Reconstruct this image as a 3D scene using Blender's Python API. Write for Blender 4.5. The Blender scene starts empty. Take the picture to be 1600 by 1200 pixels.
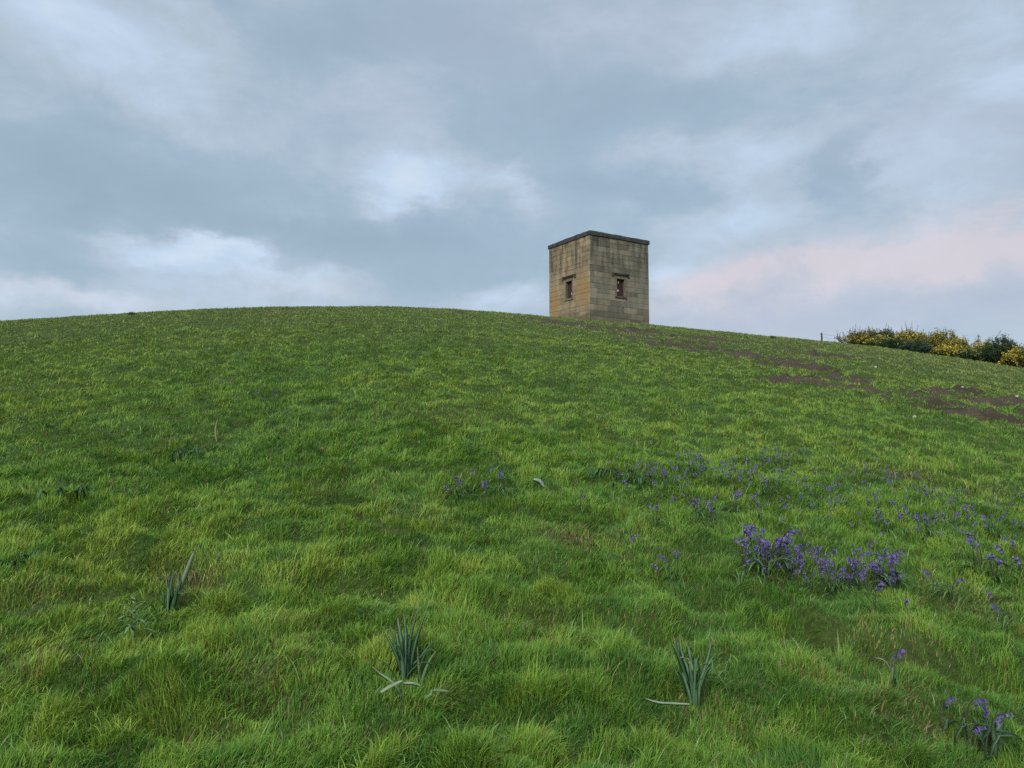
import bpy, math, random
import numpy as np
from mathutils import Vector, Matrix

random.seed(7)
rng = np.random.default_rng(11)
SC = bpy.context.scene
COL = SC.collection
RAD = math.radians

# ------------------------------------------------------------------ camera
F = 1210.0                       # focal length in pixels of a 1600 x 1200 frame
PITCH = math.atan(83 / F)
cam_d = bpy.data.cameras.new('camera')
cam = bpy.data.objects.new('camera', cam_d)
COL.objects.link(cam)
cam_d.sensor_width = 36
cam_d.lens = 36 * F / 1600
cam_d.clip_start = 0.05
cam_d.clip_end = 9000
cam.location = (0, 0, 0)
cam.rotation_euler = (math.pi / 2 + PITCH, 0, 0)
SC.camera = cam


def ray(px, py):
    cx, cy = (px - 800) / F, (600 - py) / F
    c, s = math.cos(PITCH), math.sin(PITCH)
    return np.array([cx, c - s * cy, s + c * cy])


def azel(px, py):
    d = ray(px, py)
    return math.atan2(d[0], d[1]), math.atan2(d[2], math.hypot(d[0], d[1]))


# ------------------------------------------------------------------ noise
def _hash(ix, iy, seed):
    h = (ix.astype(np.int64) * 374761393 + iy.astype(np.int64) * 668265263 + seed * 1442695041) & 0xFFFFFFFF
    h = ((h ^ (h >> 13)) * 1274126177) & 0xFFFFFFFF
    h = ((h ^ (h >> 16)) * 2246822519) & 0xFFFFFFFF
    return ((h ^ (h >> 15)) & 0xFFFFFF).astype(np.float64) / 0xFFFFFF


def noise(x, y, seed=0):
    """smooth gradient-like noise, about -1..1"""
    ix, iy = np.floor(x), np.floor(y)
    fx, fy = x - ix, y - iy
    ux = fx * fx * fx * (fx * (fx * 6 - 15) + 10)
    uy = fy * fy * fy * (fy * (fy * 6 - 15) + 10)

    def g(dx, dy):
        a = _hash(ix + dx, iy + dy, seed) * 2 * math.pi
        return np.cos(a) * (fx - dx) + np.sin(a) * (fy - dy)
    a = g(0, 0) * (1 - ux) + g(1, 0) * ux
    b = g(0, 1) * (1 - ux) + g(1, 1) * ux
    return (a * (1 - uy) + b * uy) * 1.5


def fbm(x, y, seed, octs=3):
    t, a = 0, 1.0
    for k in range(octs):
        t = t + a * noise(x * 2 ** k, y * 2 ** k, seed + 17 * k)
        a *= 0.5
    return t


def sstep(a, b, x):
    t = np.clip((x - a) / (b - a), 0, 1)
    return t * t * (3 - 2 * t)


# ------------------------------------------------------------------ hill shape
EYE = 1.5
RSTAR = 52.0
K = EYE / RSTAR ** 2
SKY_PX = [(-120, 511), (0, 504), (100, 498), (200, 491), (300, 486), (400, 482), (500, 480.5), (600, 480.5), (700, 484),
          (800, 491), (858, 497), (930, 502.5), (1014, 508.5), (1100, 517), (1200, 527), (1280, 534), (1340, 540),
          (1400, 548), (1500, 562), (1600, 577), (1720, 596)]
_az, _t = [], []
for (px_, py_) in SKY_PX:
    d_ = ray(px_, py_)
    _az.append(math.atan2(d_[0], d_[1]))
    _t.append(d_[2] / math.hypot(d_[0], d_[1]))
_az = [RAD(-180), RAD(-130), RAD(-90), RAD(-60)] + _az + [RAD(60), RAD(90), RAD(130), RAD(180)]
_t = [-0.16, -0.13, -0.02, 0.09] + _t + [-0.02, -0.10, -0.15, -0.16]
AZG = np.linspace(-math.pi, math.pi, 2881)
TG = np.interp(AZG, _az, _t)
kern = np.hanning(41)
kern /= kern.sum()
TG = np.convolve(np.pad(TG, 20, mode='wrap'), kern, mode='valid')


def hill(x, y):
    r = np.hypot(x, y)
    az = np.arctan2(x, y)
    S = np.interp(az, AZG, TG) + 2 * math.sqrt(EYE * K)
    R2 = 56.0
    rc = np.minimum(r, R2)
    z = -EYE + S * rc - K * rc * rc
    s0 = S - 2 * K * R2
    d = np.maximum(r - R2, 0)
    dc = np.maximum((s0 + 0.12) / 0.008, 0)
    dm = np.minimum(d, dc)
    z = z + s0 * dm - 0.004 * dm * dm - 0.12 * np.maximum(d - dc, 0)
    return np.where(z < -38, -38 + (z + 38) * 0.02, z)


def to_hill(px, py, fn=hill):
    """where the line of sight through a picture point first meets the hill"""
    d = ray(px, py)
    ts = 1.2 * 1.0045 ** np.arange(940)
    below = d[2] * ts <= fn(d[0] * ts, d[1] * ts)
    if not below.any():
        return d * ts[-1]
    i = int(np.argmax(below))
    if i == 0:
        return d * ts[0]
    tt = np.linspace(ts[i - 1], ts[i], 9)
    bl = d[2] * tt <= fn(d[0] * tt, d[1] * tt)
    return d * tt[int(np.argmax(bl))] if bl.any() else d * ts[i]


def poly(pts):
    return np.array([to_hill(*p)[:2] for p in pts])


def dist_poly(x, y, P):
    best = np.full(np.shape(x), 1e9)
    for a, b in zip(P[:-1], P[1:]):
        ab = b - a
        t = np.clip(((x - a[0]) * ab[0] + (y - a[1]) * ab[1]) / (ab @ ab), 0, 1)
        best = np.minimum(best, np.hypot(x - a[0] - t * ab[0], y - a[1] - t * ab[1]))
    return best


# little terrace steps trodden across the slope (trough under an overhanging lip)
STEPS = [
    (poly([(120, 868), (250, 888), (420, 897), (560, 905), (700, 925), (830, 965), (960, 985), (1050, 1000)]), 0.085, 0.10),
    (poly([(1270, 1005), (1340, 1035), (1440, 1055), (1530, 1075), (1650, 1085)]), 0.15, 0.13),
    (poly([(30, 1075), (120, 1085), (230, 1120), (330, 1150)]), 0.09, 0.08),
    (poly([(350, 1060), (400, 1085), (440, 1120)]), 0.11, 0.10),
    (poly([(1060, 930), (1130, 945), (1200, 950)]), 0.08, 0.09),
    (poly([(150, 815), (280, 832), (400, 838)]), 0.06, 0.12),
    (poly([(640, 875), (760, 895), (880, 905)]), 0.05, 0.12),
    (poly([(1210, 980), (1290, 1000), (1380, 985)]), 0.05, 0.10),
    (poly([(420, 745), (560, 765), (690, 770)]), 0.06, 0.16),
    (poly([(940, 690), (1060, 705), (1170, 700)]), 0.07, 0.18),
]
# worn earth
EARTH = [
    (poly([(855, 501), (885, 506), (930, 512)]), 2.4, 1.2),
    (poly([(870, 503), (930, 511), (1000, 519), (1080, 528)]), 2.6, 1.1),
    (poly([(1040, 533), (1110, 548), (1190, 562), (1260, 573)]), 1.9, 0.95),
    (poly([(960, 520), (1060, 526), (1180, 538), (1300, 556)]), 1.8, 0.85),
    (poly([(1240, 598), (1330, 590), (1410, 603), (1500, 618), (1640, 645)]), 0.95, 1.15),
    (poly([(1340, 610), (1440, 622), (1520, 645), (1640, 668)]), 0.8, 1.15),
    (poly([(1460, 640), (1540, 660), (1640, 690)]), 0.45, 0.85),
    (poly([(1300, 612), (1380, 626), (1460, 634)]), 0.4, 0.8),
]
DRY = [((890, 838), 0.22, 0.9), ((300, 893), 0.2, 1.0), ((90, 925), 0.2, 0.8), ((700, 650), 0.6, 0.6),
       ((640, 800), 0.3, 0.5), ((410, 1060), 0.18, 0.9), ((1420, 1130), 0.17, 0.9), ((1290, 1070), 0.16, 0.7),
       ((1500, 935), 0.3, 0.8), ((850, 975), 0.15, 0.9), ((40, 1040), 0.2, 0.6), ((500, 770), 0.3, 0.5),
       ((1010, 855), 0.3, 0.6), ((1120, 1130), 0.15, 0.6), ((470, 980), 0.15, 0.5), ((1400, 745), 0.3, 0.8),
       ((1520, 765), 0.2, 0.8), ((260, 700), 0.4, 0.4), ((620, 1000), 0.2, 0.3), ((1370, 1015), 0.2, 0.7)]
DRY = [(to_hill(*p)[:2], r_, w_) for p, r_, w_ in DRY]


def earth(x, y):
    r = np.hypot(x, y)
    m = np.zeros(np.shape(x))
    sel = (r > 8) & (r < 62) & (x > 0)
    if sel.any():
        xs, ys = x[sel], y[sel]
        e = np.zeros(xs.shape)
        n = 0.75 * fbm(xs / 2.2, ys / 0.95, 301, 2) + 0.8 * noise(xs / 1.2, ys / 0.40, 303) + 0.4 * noise(xs / 0.3, ys / 0.3, 305)
        for P, w, a in EARTH:
            e = np.maximum(e, a * np.exp(-(dist_poly(xs, ys, P) / w) ** 2) )
        m[sel] = sstep(0.44, 0.80, e * (0.98 + 0.60 * n) + 0.28 * n)
    return m


def dryness(x, y):
    d = np.clip(0.55 * fbm(x / 3.1, y / 2.2, 411, 3) + 0.4 * noise(x / 0.35, y / 0.28, 431) - 0.42, 0, 1)
    for c, w, a in DRY:
        d = np.maximum(d, 0.65 * a * np.exp(-((x - c[0]) ** 2 + (y - c[1]) ** 2) / w ** 2))
    return np.clip(d, 0, 1)


def relief(x, y, fine=True):
    r = np.hypot(x, y)
    near = sstep(0.9, 2.2, r)
    far = sstep(18, 50, r)
    h = 0.065 * noise(x / 3.3, y / 2.6, 21) + 0.024 * noise(x / 1.0, y / 0.8, 22) + (0.055 * np.abs(noise(x / 0.30, y / 0.24, 24)) + 0.028 * noise(x / 0.14, y / 0.12, 26)) * (1 - 0.7 * far)
    h = h + (0.036 + 0.03 * sstep(6, 14, r)) * noise(x / 0.27, y / 0.22, 23)
    # trodden terraces running across the hill
    h = h + (0.030 + 0.03 * far) * noise(x / 2.8 + 3, y / 0.75, 25)
    h = h - 0.13 * sstep(12, 22, r) * sstep(0.25, 0.75, noise(x / 1.9, y / 1.3, 31) + 0.35 * noise(x / 6, y / 4, 33) + 0.25 * np.clip(x / (r + 1), -1, 1))
    e = earth(x, y)
    h = h - 0.05 * e + e * (0.17 * noise(x / 1.4, y / 0.55, 27) + 0.08 * noise(x / 0.3, y / 0.3, 28))
    for P, a, w in STEPS:
        d = dist_poly(x, y, P)
        wob = 0.75 + 0.5 * noise(x / 0.35, y / 0.35, 29)
        h = h - a * wob * np.exp(-(d / w) ** 2)
        # lip on the uphill side
        yc = np.interp(x, P[:, 0], P[:, 1])
        inside = sstep(P[0, 0] - 0.3, P[0, 0] + 0.1, x) * (1 - sstep(P[-1, 0] - 0.1, P[-1, 0] + 0.3, x))
        h = h + 0.35 * a * np.exp(-((y - yc - 1.9 * w) / (1.3 * w)) ** 2) * inside
    return h * near


def ground(x, y):
    r = np.hypot(x, y)
    return hill(x, y) + relief(x, y) * (1 - sstep(70, 110, r))


def gz(x, y):
    return float(ground(np.array([float(x)]), np.array([float(y)]))[0])


def spot(px, py):
    p = to_hill(px, py, ground)
    return Vector((p[0], p[1], gz(p[0], p[1])))


# ------------------------------------------------------------------ object helpers
def tag(o, label=None, cat=None, group=None, kind=None):
    if label:
        o['label'] = label
    if cat:
        o['category'] = cat
    if group:
        o['group'] = group
    if kind:
        o['kind'] = kind
    return o


def link(name, me, mat=None, parent=None):
    o = bpy.data.objects.new(name, me)
    COL.objects.link(o)
    if mat is not None and not me.materials:
        me.materials.append(mat)
    if parent is not None:
        o.parent = parent
    return o


def empty(name, loc, rz=0.0):
    o = bpy.data.objects.new(name, None)
    o.empty_display_size = 0.1
    COL.objects.link(o)
    o.location = loc
    o.rotation_euler = (0, 0, rz)
    return o


class MB:
    """collects shapes for ONE mesh"""
    def __init__(self):
        self.v, self.f, self.c = [], [], []

    def add(self, vs, fs, col=None):
        n = len(self.v)
        self.v += [tuple(p) for p in vs]
        self.f += [tuple(i + n for i in q) for q in fs]
        if col is not None:
            self.c += [col] * len(vs)

    def box(self, x0, x1, y0, y1, z0, z1, col=None, ch=0.0):
        vs = [(x0, y0, z0), (x1, y0, z0), (x1, y1, z0), (x0, y1, z0), (x0, y0, z1), (x1, y0, z1), (x1, y1, z1), (x0, y1, z1)]
        self.add(vs, [(0, 3, 2, 1), (4, 5, 6, 7), (0, 1, 5, 4), (1, 2, 6, 5), (2, 3, 7, 6), (3, 0, 4, 7)], col)

    def tube(self, pts, rad, n=6, col=None, cap=True):
        pts = [Vector(p) for p in pts]
        rings = []
        for i, p in enumerate(pts):
            t = (pts[min(i + 1, len(pts) - 1)] - pts[max(i - 1, 0)]).normalized()
            a = t.cross(Vector((0, 0, 1)) if abs(t.z) < 0.9 else Vector((1, 0, 0))).normalized()
            b = t.cross(a)
            r = rad[i] if isinstance(rad, (list, tuple)) else rad
            rings.append([p + a * r * math.cos(2 * math.pi * k / n) + b * r * math.sin(2 * math.pi * k / n) for k in range(n)])
        vs = [v for q in rings for v in q]
        fs = []
        for i in range(len(pts) - 1):
            for k in range(n):
                k2 = (k + 1) % n
                fs.append((i * n + k, i * n + k2, (i + 1) * n + k2, (i + 1) * n + k))
        if cap:
            fs.append(tuple(range(n))[::-1])
            fs.append(tuple((len(pts) - 1) * n + k for k in range(n)))
        self.add(vs, fs, col)

    def mesh(self, name, smooth=False):
        me = bpy.data.meshes.new(name)
        me.from_pydata(self.v, [], self.f)
        if self.c:
            at = me.color_attributes.new('tint', 'FLOAT_COLOR', 'POINT')
            at.data.foreach_set('color', np.array([(c[0], c[1], c[2], 1) for c in self.c], dtype=np.float32).ravel())
        if smooth:
            me.polygons.foreach_set('use_smooth', [True] * len(me.polygons))
        me.update()
        return me

    def build(self, name, mat, parent=None, smooth=False):
        return link(name, self.mesh(name, smooth), mat, parent)


def np_mesh(name, verts, faces_list, col=None, smooth=False):
    """faces_list: list of int arrays (n,k)"""
    me = bpy.data.meshes.new(name)
    me.vertices.add(len(verts))
    me.vertices.foreach_set('co', verts.astype(np.float32).ravel())
    loops = np.concatenate([f.ravel() for f in faces_list]).astype(np.int32)
    sizes = np.concatenate([np.full(len(f), f.shape[1]) for f in faces_list]).astype(np.int32)
    starts = np.concatenate([[0], np.cumsum(sizes)[:-1]]).astype(np.int32)
    me.loops.add(len(loops))
    me.loops.foreach_set('vertex_index', loops)
    me.polygons.add(len(sizes))
    me.polygons.foreach_set('loop_start', starts)
    me.polygons.foreach_set('loop_total', sizes)
    if smooth:
        me.polygons.foreach_set('use_smooth', np.ones(len(sizes), dtype=bool))
    if col is not None:
        at = me.color_attributes.new('tint', 'FLOAT_COLOR', 'POINT')
        c4 = np.ones((len(verts), 4), dtype=np.float32)
        c4[:, :3] = col
        at.data.foreach_set('color', c4.ravel())
    me.update(calc_edges=True)
    return me


# ------------------------------------------------------------------ materials
class NT:
    def __init__(self, tree):
        self.t = tree
        self.t.nodes.clear()

    def n(self, kind, **kw):
        nd = self.t.nodes.new(kind)
        for k, v in kw.items():
            setattr(nd, k, v)
        return nd

    def set(self, sock, v):
        if isinstance(v, bpy.types.NodeSocket):
            self.t.links.new(v, sock)
        elif v is not None:
            sock.default_value = v

    def math(self, op, a, b=None, c=None, clamp=False):
        nd = self.n('ShaderNodeMath', operation=op, use_clamp=clamp)
        self.set(nd.inputs[0], a)
        if b is not None:
            self.set(nd.inputs[1], b)
        if c is not None:
            self.set(nd.inputs[2], c)
        return nd.outputs[0]

    def mix(self, f, a, b, blend='MIX'):
        nd = self.n('ShaderNodeMix', data_type='RGBA', blend_type=blend)
        self.set(nd.inputs[0], f)
        for s, v in ((nd.inputs[6], a), (nd.inputs[7], b)):
            if isinstance(v, tuple) and len(v) == 3:
                v = v + (1,)
            self.set(s, v)
        return nd.outputs[2]

    def noise(self, vec, scale, detail=3, rough=0.55, dim='3D', dist=0.0):
        nd = self.n('ShaderNodeTexNoise', noise_dimensions=dim)
        if vec is not None:
            self.set(nd.inputs['Vector'], vec)
        nd.inputs['Scale'].default_value = scale
        nd.inputs['Detail'].default_value = detail
        nd.inputs['Roughness'].default_value = rough
        nd.inputs['Distortion'].default_value = dist
        return nd.outputs['Fac']

    def ramp(self, f, stops):
        nd = self.n('ShaderNodeValToRGB')
        e = nd.color_ramp.elements
        while len(e) < len(stops):
            e.new(0.5)
        for el, (p, c) in zip(e, stops):
            el.position = p
            el.color = c if len(c) == 4 else tuple(c) + (1,)
        self.set(nd.inputs[0], f)
        return nd.outputs[0]

    def rng(self, v, a, b, c=0.0, d=1.0, smooth=True):
        nd = self.n('ShaderNodeMapRange', interpolation_type='SMOOTHSTEP' if smooth else 'LINEAR')
        self.set(nd.inputs[0], v)
        for i, q in enumerate((a, b, c, d)):
            self.set(nd.inputs[i + 1], q)
        return nd.outputs[0]


def mat(name):
    m = bpy.data.materials.new(name)
    m.use_nodes = True
    return m, NT(m.node_tree)


def leafy(name, tint='tint', base=None, trans=0.25, rough=0.5, spec=0.3, noise_amt=0.0):
    m, t = mat(name)
    if base is None:
        a = t.n('ShaderNodeAttribute', attribute_name=tint)
        c = a.outputs['Color']
    else:
        c = t.n('ShaderNodeRGB').outputs[0]
        c.default_value = tuple(base) + (1,)
    if noise_amt:
        tc = t.n('ShaderNodeTexCoord')
        nz = t.noise(tc.outputs['Object'], 30, 3)
        c = t.mix(t.rng(nz, 0.35, 0.65), c, t.mix(1.0, c, (1 - noise_amt,) * 3, 'MULTIPLY'))
    p = t.n('ShaderNodeBsdfPrincipled')
    t.set(p.inputs['Base Color'], c)
    p.inputs['Roughness'].default_value = rough
    p.inputs['Specular IOR Level'].default_value = spec
    tr = t.n('ShaderNodeBsdfTranslucent')
    t.set(tr.inputs['Color'], c)
    mx = t.n('ShaderNodeMixShader')
    mx.inputs[0].default_value = trans
    t.t.links.new(p.outputs[0], mx.inputs[1])
    t.t.links.new(tr.outputs[0], mx.inputs[2])
    o = t.n('ShaderNodeOutputMaterial')
    t.t.links.new(mx.outputs[0], o.inputs[0])
    return m


def solid(name, c1, c2, scale, rough=0.8, bump=0.0, detail=5, spec=0.3):
    m, t = mat(name)
    tc = t.n('ShaderNodeTexCoord')
    nz = t.noise(tc.outputs['Object'], scale, detail, 0.6)
    p = t.n('ShaderNodeBsdfPrincipled')
    t.set(p.inputs['Base Color'], t.mix(t.rng(nz, 0.35, 0.65), c1, c2))
    p.inputs['Roughness'].default_value = rough
    p.inputs['Specular IOR Level'].default_value = spec
    if bump:
        b = t.n('ShaderNodeBump')
        b.inputs['Strength'].default_value = bump
        b.inputs['Distance'].default_value = 0.02
        t.set(b.inputs['Height'], nz)
        t.set(p.inputs['Normal'], b.outputs[0])
    o = t.n('ShaderNodeOutputMaterial')
    t.t.links.new(p.outputs[0], o.inputs[0])
    return m


M_GRASS = leafy('grass_blades', trans=0.22, rough=0.6, spec=0.15)
M_LEAF = leafy('strap_leaf', trans=0.2, rough=0.5, spec=0.3, noise_amt=0.15)
M_PETAL = leafy('bluebell_petal', trans=0.25, rough=0.5, spec=0.2)
M_FOLI = leafy('gorse_foliage', trans=0.15, rough=0.6, spec=0.2)
M_BARK = solid('bark', (0.07, 0.05, 0.035), (0.12, 0.09, 0.06), 9, 0.9, 0.4)
M_POST = solid('weathered_post', (0.045, 0.04, 0.035), (0.09, 0.08, 0.07), 12, 0.9, 0.4)
M_WIRE = solid('wire', (0.12, 0.12, 0.12), (0.18, 0.17, 0.16), 20, 0.5)
M_STONEBIT = solid('pale_stone', (0.36, 0.35, 0.31), (0.50, 0.49, 0.45), 14, 0.85, 0.3)


def ground_material():
    m, t = mat('hill_ground')
    tc = t.n('ShaderNodeTexCoord')
    v = tc.outputs['Object']
    at = t.n('ShaderNodeAttribute', attribute_name='tint')
    sp = t.n('ShaderNodeSeparateColor')
    t.set(sp.inputs[0], at.outputs['Color'])
    e, d = sp.outputs[0], sp.outputs[1]
    n1 = t.noise(v, 22, 6, 0.7)
    n2 = t.noise(v, 1.3, 4, 0.6)
    n3 = t.noise(v, 45, 3, 0.6)
    turf = t.mix(t.rng(n1, 0.3, 0.7), (0.026, 0.044, 0.010), (0.060, 0.092, 0.020))
    turf = t.mix(t.math('MULTIPLY', d, 0.45), turf, (0.075, 0.056, 0.028))
    soil = t.mix(t.rng(n3, 0.3, 0.7), (0.040, 0.030, 0.020), (0.092, 0.070, 0.047))
    soil = t.mix(t.rng(n2, 0.35, 0.7), soil, (0.038, 0.029, 0.019))
    fac = t.rng(t.math('ADD', e, t.math('MULTIPLY', t.math('SUBTRACT', n1, 0.5), 0.5)), 0.25, 0.6)
    p = t.n('ShaderNodeBsdfPrincipled')
    t.set(p.inputs['Base Color'], t.mix(fac, turf, soil))
    p.inputs['Roughness'].default_value = 0.95
    p.inputs['Specular IOR Level'].default_value = 0.15
    b = t.n('ShaderNodeBump')
    b.inputs['Strength'].default_value = 0.7
    b.inputs['Distance'].default_value = 0.03
    t.set(b.inputs['Height'], t.math('ADD', n1, t.math('MULTIPLY', n3, 0.4)))
    t.set(p.inputs['Normal'], b.outputs[0])
    o = t.n('ShaderNodeOutputMaterial')
    t.t.links.new(p.outputs[0], o.inputs[0])
    return m


# ------------------------------------------------------------------ terrain sheet
def build_hill():
    az = np.concatenate([np.linspace(-180, -46, 60, endpoint=False), np.linspace(-46, 46, 760, endpoint=False), np.linspace(46, 180, 60)])
    az = np.radians(az)
    r = [0.0, 0.4, 0.8, 1.1]
    q = 1.3
    while q < 66:
        r.append(q)
        q *= 1.0068
    while q < 7000:
        r.append(q)
        q *= 1.09
    r = np.array(r)
    Rr, A = np.meshgrid(r, az, indexing='ij')
    X, Y = Rr * np.sin(A), Rr * np.cos(A)
    x, y = X.ravel(), Y.ravel()
    z = ground(x, y)
    e = earth(x, y)
    d = dryness(x, y) * (np.hypot(x, y) < 80)
    n, mcol = X.shape
    idx = np.arange(n * mcol).reshape(n, mcol)
    f = np.stack([idx[:-1, :-1], idx[:-1, 1:], idx[1:, 1:], idx[1:, :-1]], -1).reshape(-1, 4)[:, ::-1]
    f = f[mcol - 1:] if False else f
    me = np_mesh('ground', np.stack([x, y, z], 1), [f], np.stack([e, d, np.zeros_like(e)], 1), smooth=True)
    o = link('ground', me, ground_material())
    tag(o, 'rounded grassy hill rising to the skyline', None, None, 'structure')


build_hill()


# ------------------------------------------------------------------ grass
def grass_blades(N, r0, r1, power, az_lim, segs, w_fn, l_fn, seed, keep_fn=None):
    g = np.random.default_rng(seed)
    # density per m2 goes as r**-power
    u = g.random(N)
    k = 2 - power
    r = (r0 ** k + u * (r1 ** k - r0 ** k)) ** (1 / k)
    a = np.radians(az_lim[0] + g.random(N) * (az_lim[1] - az_lim[0])) * np.where(g.random(N) < 0.5, -1, 1)
    x, y = r * np.sin(a), r * np.cos(a)
    e = earth(x, y)
    keep = g.random(N) > e * 0.55
    if keep_fn is not None:
        keep &= keep_fn(x, y)
    x, y, r, e = x[keep], y[keep], r[keep], e[keep]
    n = len(x)
    # tussocks: nearest jittered cell centre
    cs = 0.15 * np.maximum(1, (r / 11) ** 0.5)
    lv = np.round(np.log2(cs / 0.15) * 2) / 2
    cs = 0.15 * 2 ** lv
    bx, by, bd, bid = np.zeros(n), np.zeros(n), np.full(n, 1e9), np.zeros(n)
    ix, iy = np.floor(x / cs), np.floor(y / cs)
    for dx in (-1, 0, 1):
        for dy in (-1, 0, 1):
            cx = (ix + dx + _hash(ix + dx, iy + dy, 5)) * cs
            cy = (iy + dy + _hash(ix + dx, iy + dy, 6)) * cs
            d = np.hypot(x - cx, y - cy)
            b = d < bd
            bd = np.where(b, d, bd)
            bx, by = np.where(b, cx, bx), np.where(b, cy, by)
            bid = np.where(b, _hash(ix + dx, iy + dy, 9), bid)
    rel = np.clip(bd / cs, 0, 1)
    ox, oy = (x - bx) / (bd + 1e-6), (y - by) / (bd + 1e-6)
    # lean: out of the tussock + combed flow + random
    fl = 2.4 * noise(x / 0.5, y / 0.42, 61) + 0.3
    comb = 0.55 + 0.6 * sstep(-0.3, 0.6, noise(x / 0.36, y / 0.3, 63))
    ra = g.random(n) * 2 * math.pi
    lx = ox * rel * 0.75 + np.cos(fl) * comb + np.cos(ra) * 0.6
    ly = oy * rel * 0.75 + np.sin(fl) * comb * 0.8 + np.sin(ra) * 0.6
    lush = sstep(-0.5, 0.6, fbm(x / 0.24, y / 0.19, 71, 2) + 0.2 * noise(x / 1.6, y / 1.1, 73))
    dr = np.clip(dryness(x, y) + 0.30 * sstep(12, 34, r) * sstep(-0.1, 0.7, fbm(x / 2.6, y / 2.2, 91, 3)), 0, 1)
    L = l_fn(r) * (0.74 + 0.58 * lush) * (0.70 + 0.70 * bid ** 1.6) * (0.55 + 0.7 * g.random(n)) * (1 - 0.35 * rel)
    L *= (1 - 0.25 * dr) * (1 - 0.6 * e)
    W = w_fn(r) * (0.6 + 0.8 * g.random(n))
    lean = np.hypot(lx, ly) + 1e-6
    ux, uy = lx / lean, ly / lean
    bend = np.clip(lean * (0.75 + 0.7 * g.random(n)), 0.10, 1.9)      # end angle from vertical
    flat = g.random(n) < 0.16
    fa = g.random(n) * 2 * math.pi
    ux, uy = np.where(flat, np.cos(fa), ux), np.where(flat, np.sin(fa), uy)
    bend = np.where(flat, 1.3 + 0.8 * g.random(n), bend)
    L = np.where(flat, L * 1.35, L)
    longer = (g.random(n) < 0.008) & (r < 9)
    L = np.where(longer, L * 1.7, L)
    bend = np.where(longer, 1.0 + 0.9 * g.random(n), bend)
    z0 = ground(x, y) - 0.006
    # blade width direction: across the lean, randomised
    tw = g.random(n) * 1.6 - 0.8
    wx, wy = -uy * np.cos(tw) - ux * np.sin(tw), ux * np.cos(tw) - uy * np.sin(tw)
    px, pz = np.zeros(n), np.zeros(n)
    cols, vs = [], []
    # colour
    big = fbm(x / 4.5, y / 3.5, 81, 3)
    mid = 0.6 * noise(x / 0.34, y / 0.27, 83) + 0.6 * noise(x / 0.14, y / 0.12, 84)
    q = np.clip(0.37 + 0.36 * big + 0.42 * mid + 0.65 * (bid - 0.5) + 0.4 * (g.random(n) - 0.5), 0, 1)[:, None]
    c_blue = np.array([0.064, 0.160, 0.024])
    c_mid = np.array([0.135, 0.258, 0.032])
    c_yel = np.array([0.240, 0.330, 0.046])
    C = np.where(q < 0.5, c_blue + (c_mid - c_blue) * (q / 0.5), c_mid + (c_yel - c_mid) * ((q - 0.5) / 0.5))
    # up the hill the turf is more worn and olive
    up = (sstep(7, 32, r) * (0.66 + 0.38 * np.clip(noise(x / 7, y / 5, 87) + 0.3 * x / (r + 1), -1, 1)))[:, None]
    C = C * (1 - 0.12 * dr[:, None])
    C = C * (1 - up) + (np.array([0.150, 0.172, 0.054]) * (0.55 + 0.98 * bid)[:, None]) * up
    C = C * (0.72 + 0.62 * g.random(n))[:, None]
    ps = 0.04 + 0.36 * dr + 0.35 * e
    s = g.random(n) < ps
    straw = np.array([0.30, 0.225, 0.105])[None] * (0.45 + 0.8 * g.random(n))[:, None]
    rust = np.array([0.15, 0.10, 0.038])[None] * (0.7 + 0.6 * g.random(n))[:, None]
    dead = np.where((g.random(n) < 0.30 - 0.28 * e)[:, None], rust, straw)
    dead = dead * (1 - 0.55 * e[:, None])
    C = np.where(s[:, None], dead, C)
    C = np.where(longer[:, None] & ~s[:, None], C * 0.5 + np.array([0.15, 0.22, 0.09]), C)
    tipdry = (g.random(n) < 0.18)[:, None] & ~s[:, None]
    steps = segs
    hw = [1.0, 0.9, 0.62] if segs == 3 else ([1.0, 0.75] if segs == 2 else [1.0])
    for i in range(steps):
        X = x + ux * px
        Y = y + uy * px
        Z = z0 + pz
        h = W * hw[i] * 0.5
        vs.append(np.stack([X - wx * h, Y - wy * h, Z], 1))
        vs.append(np.stack([X + wx * h, Y + wy * h, Z], 1))
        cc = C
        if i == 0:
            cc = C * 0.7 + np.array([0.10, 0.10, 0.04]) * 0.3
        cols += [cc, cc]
        ang = bend * ((i + 0.6) / steps)
        px = px + L / steps * np.sin(ang)
        pz = pz + L / steps * np.cos(ang)
    vs.append(np.stack([x + ux * px, y + uy * px, z0 + pz], 1))
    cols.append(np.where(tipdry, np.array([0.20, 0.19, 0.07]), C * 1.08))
    nv = len(vs)
    V = np.stack(vs, 1).reshape(-1, 3)
    CC = np.stack(cols, 1).reshape(-1, 3)
    b0 = (np.arange(n) * nv)[:, None]
    quads = [b0 + np.array([[2 * i, 2 * i + 1, 2 * i + 3, 2 * i + 2]]) for i in range(steps - 1)]
    tri = b0 + np.array([[2 * steps - 2, 2 * steps - 1, 2 * steps]])
    return V, quads, [tri], CC


def merge(sets):
    V, Q, T, C, off = [], [], [], [], 0
    for v, q, t, c in sets:
        V.append(v)
        C.append(c)
        Q += [a + off for a in q]
        T += [a + off for a in t]
        off += len(v)
    return np.concatenate(V), [np.concatenate(Q), np.concatenate(T)], np.concatenate(C)


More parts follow.
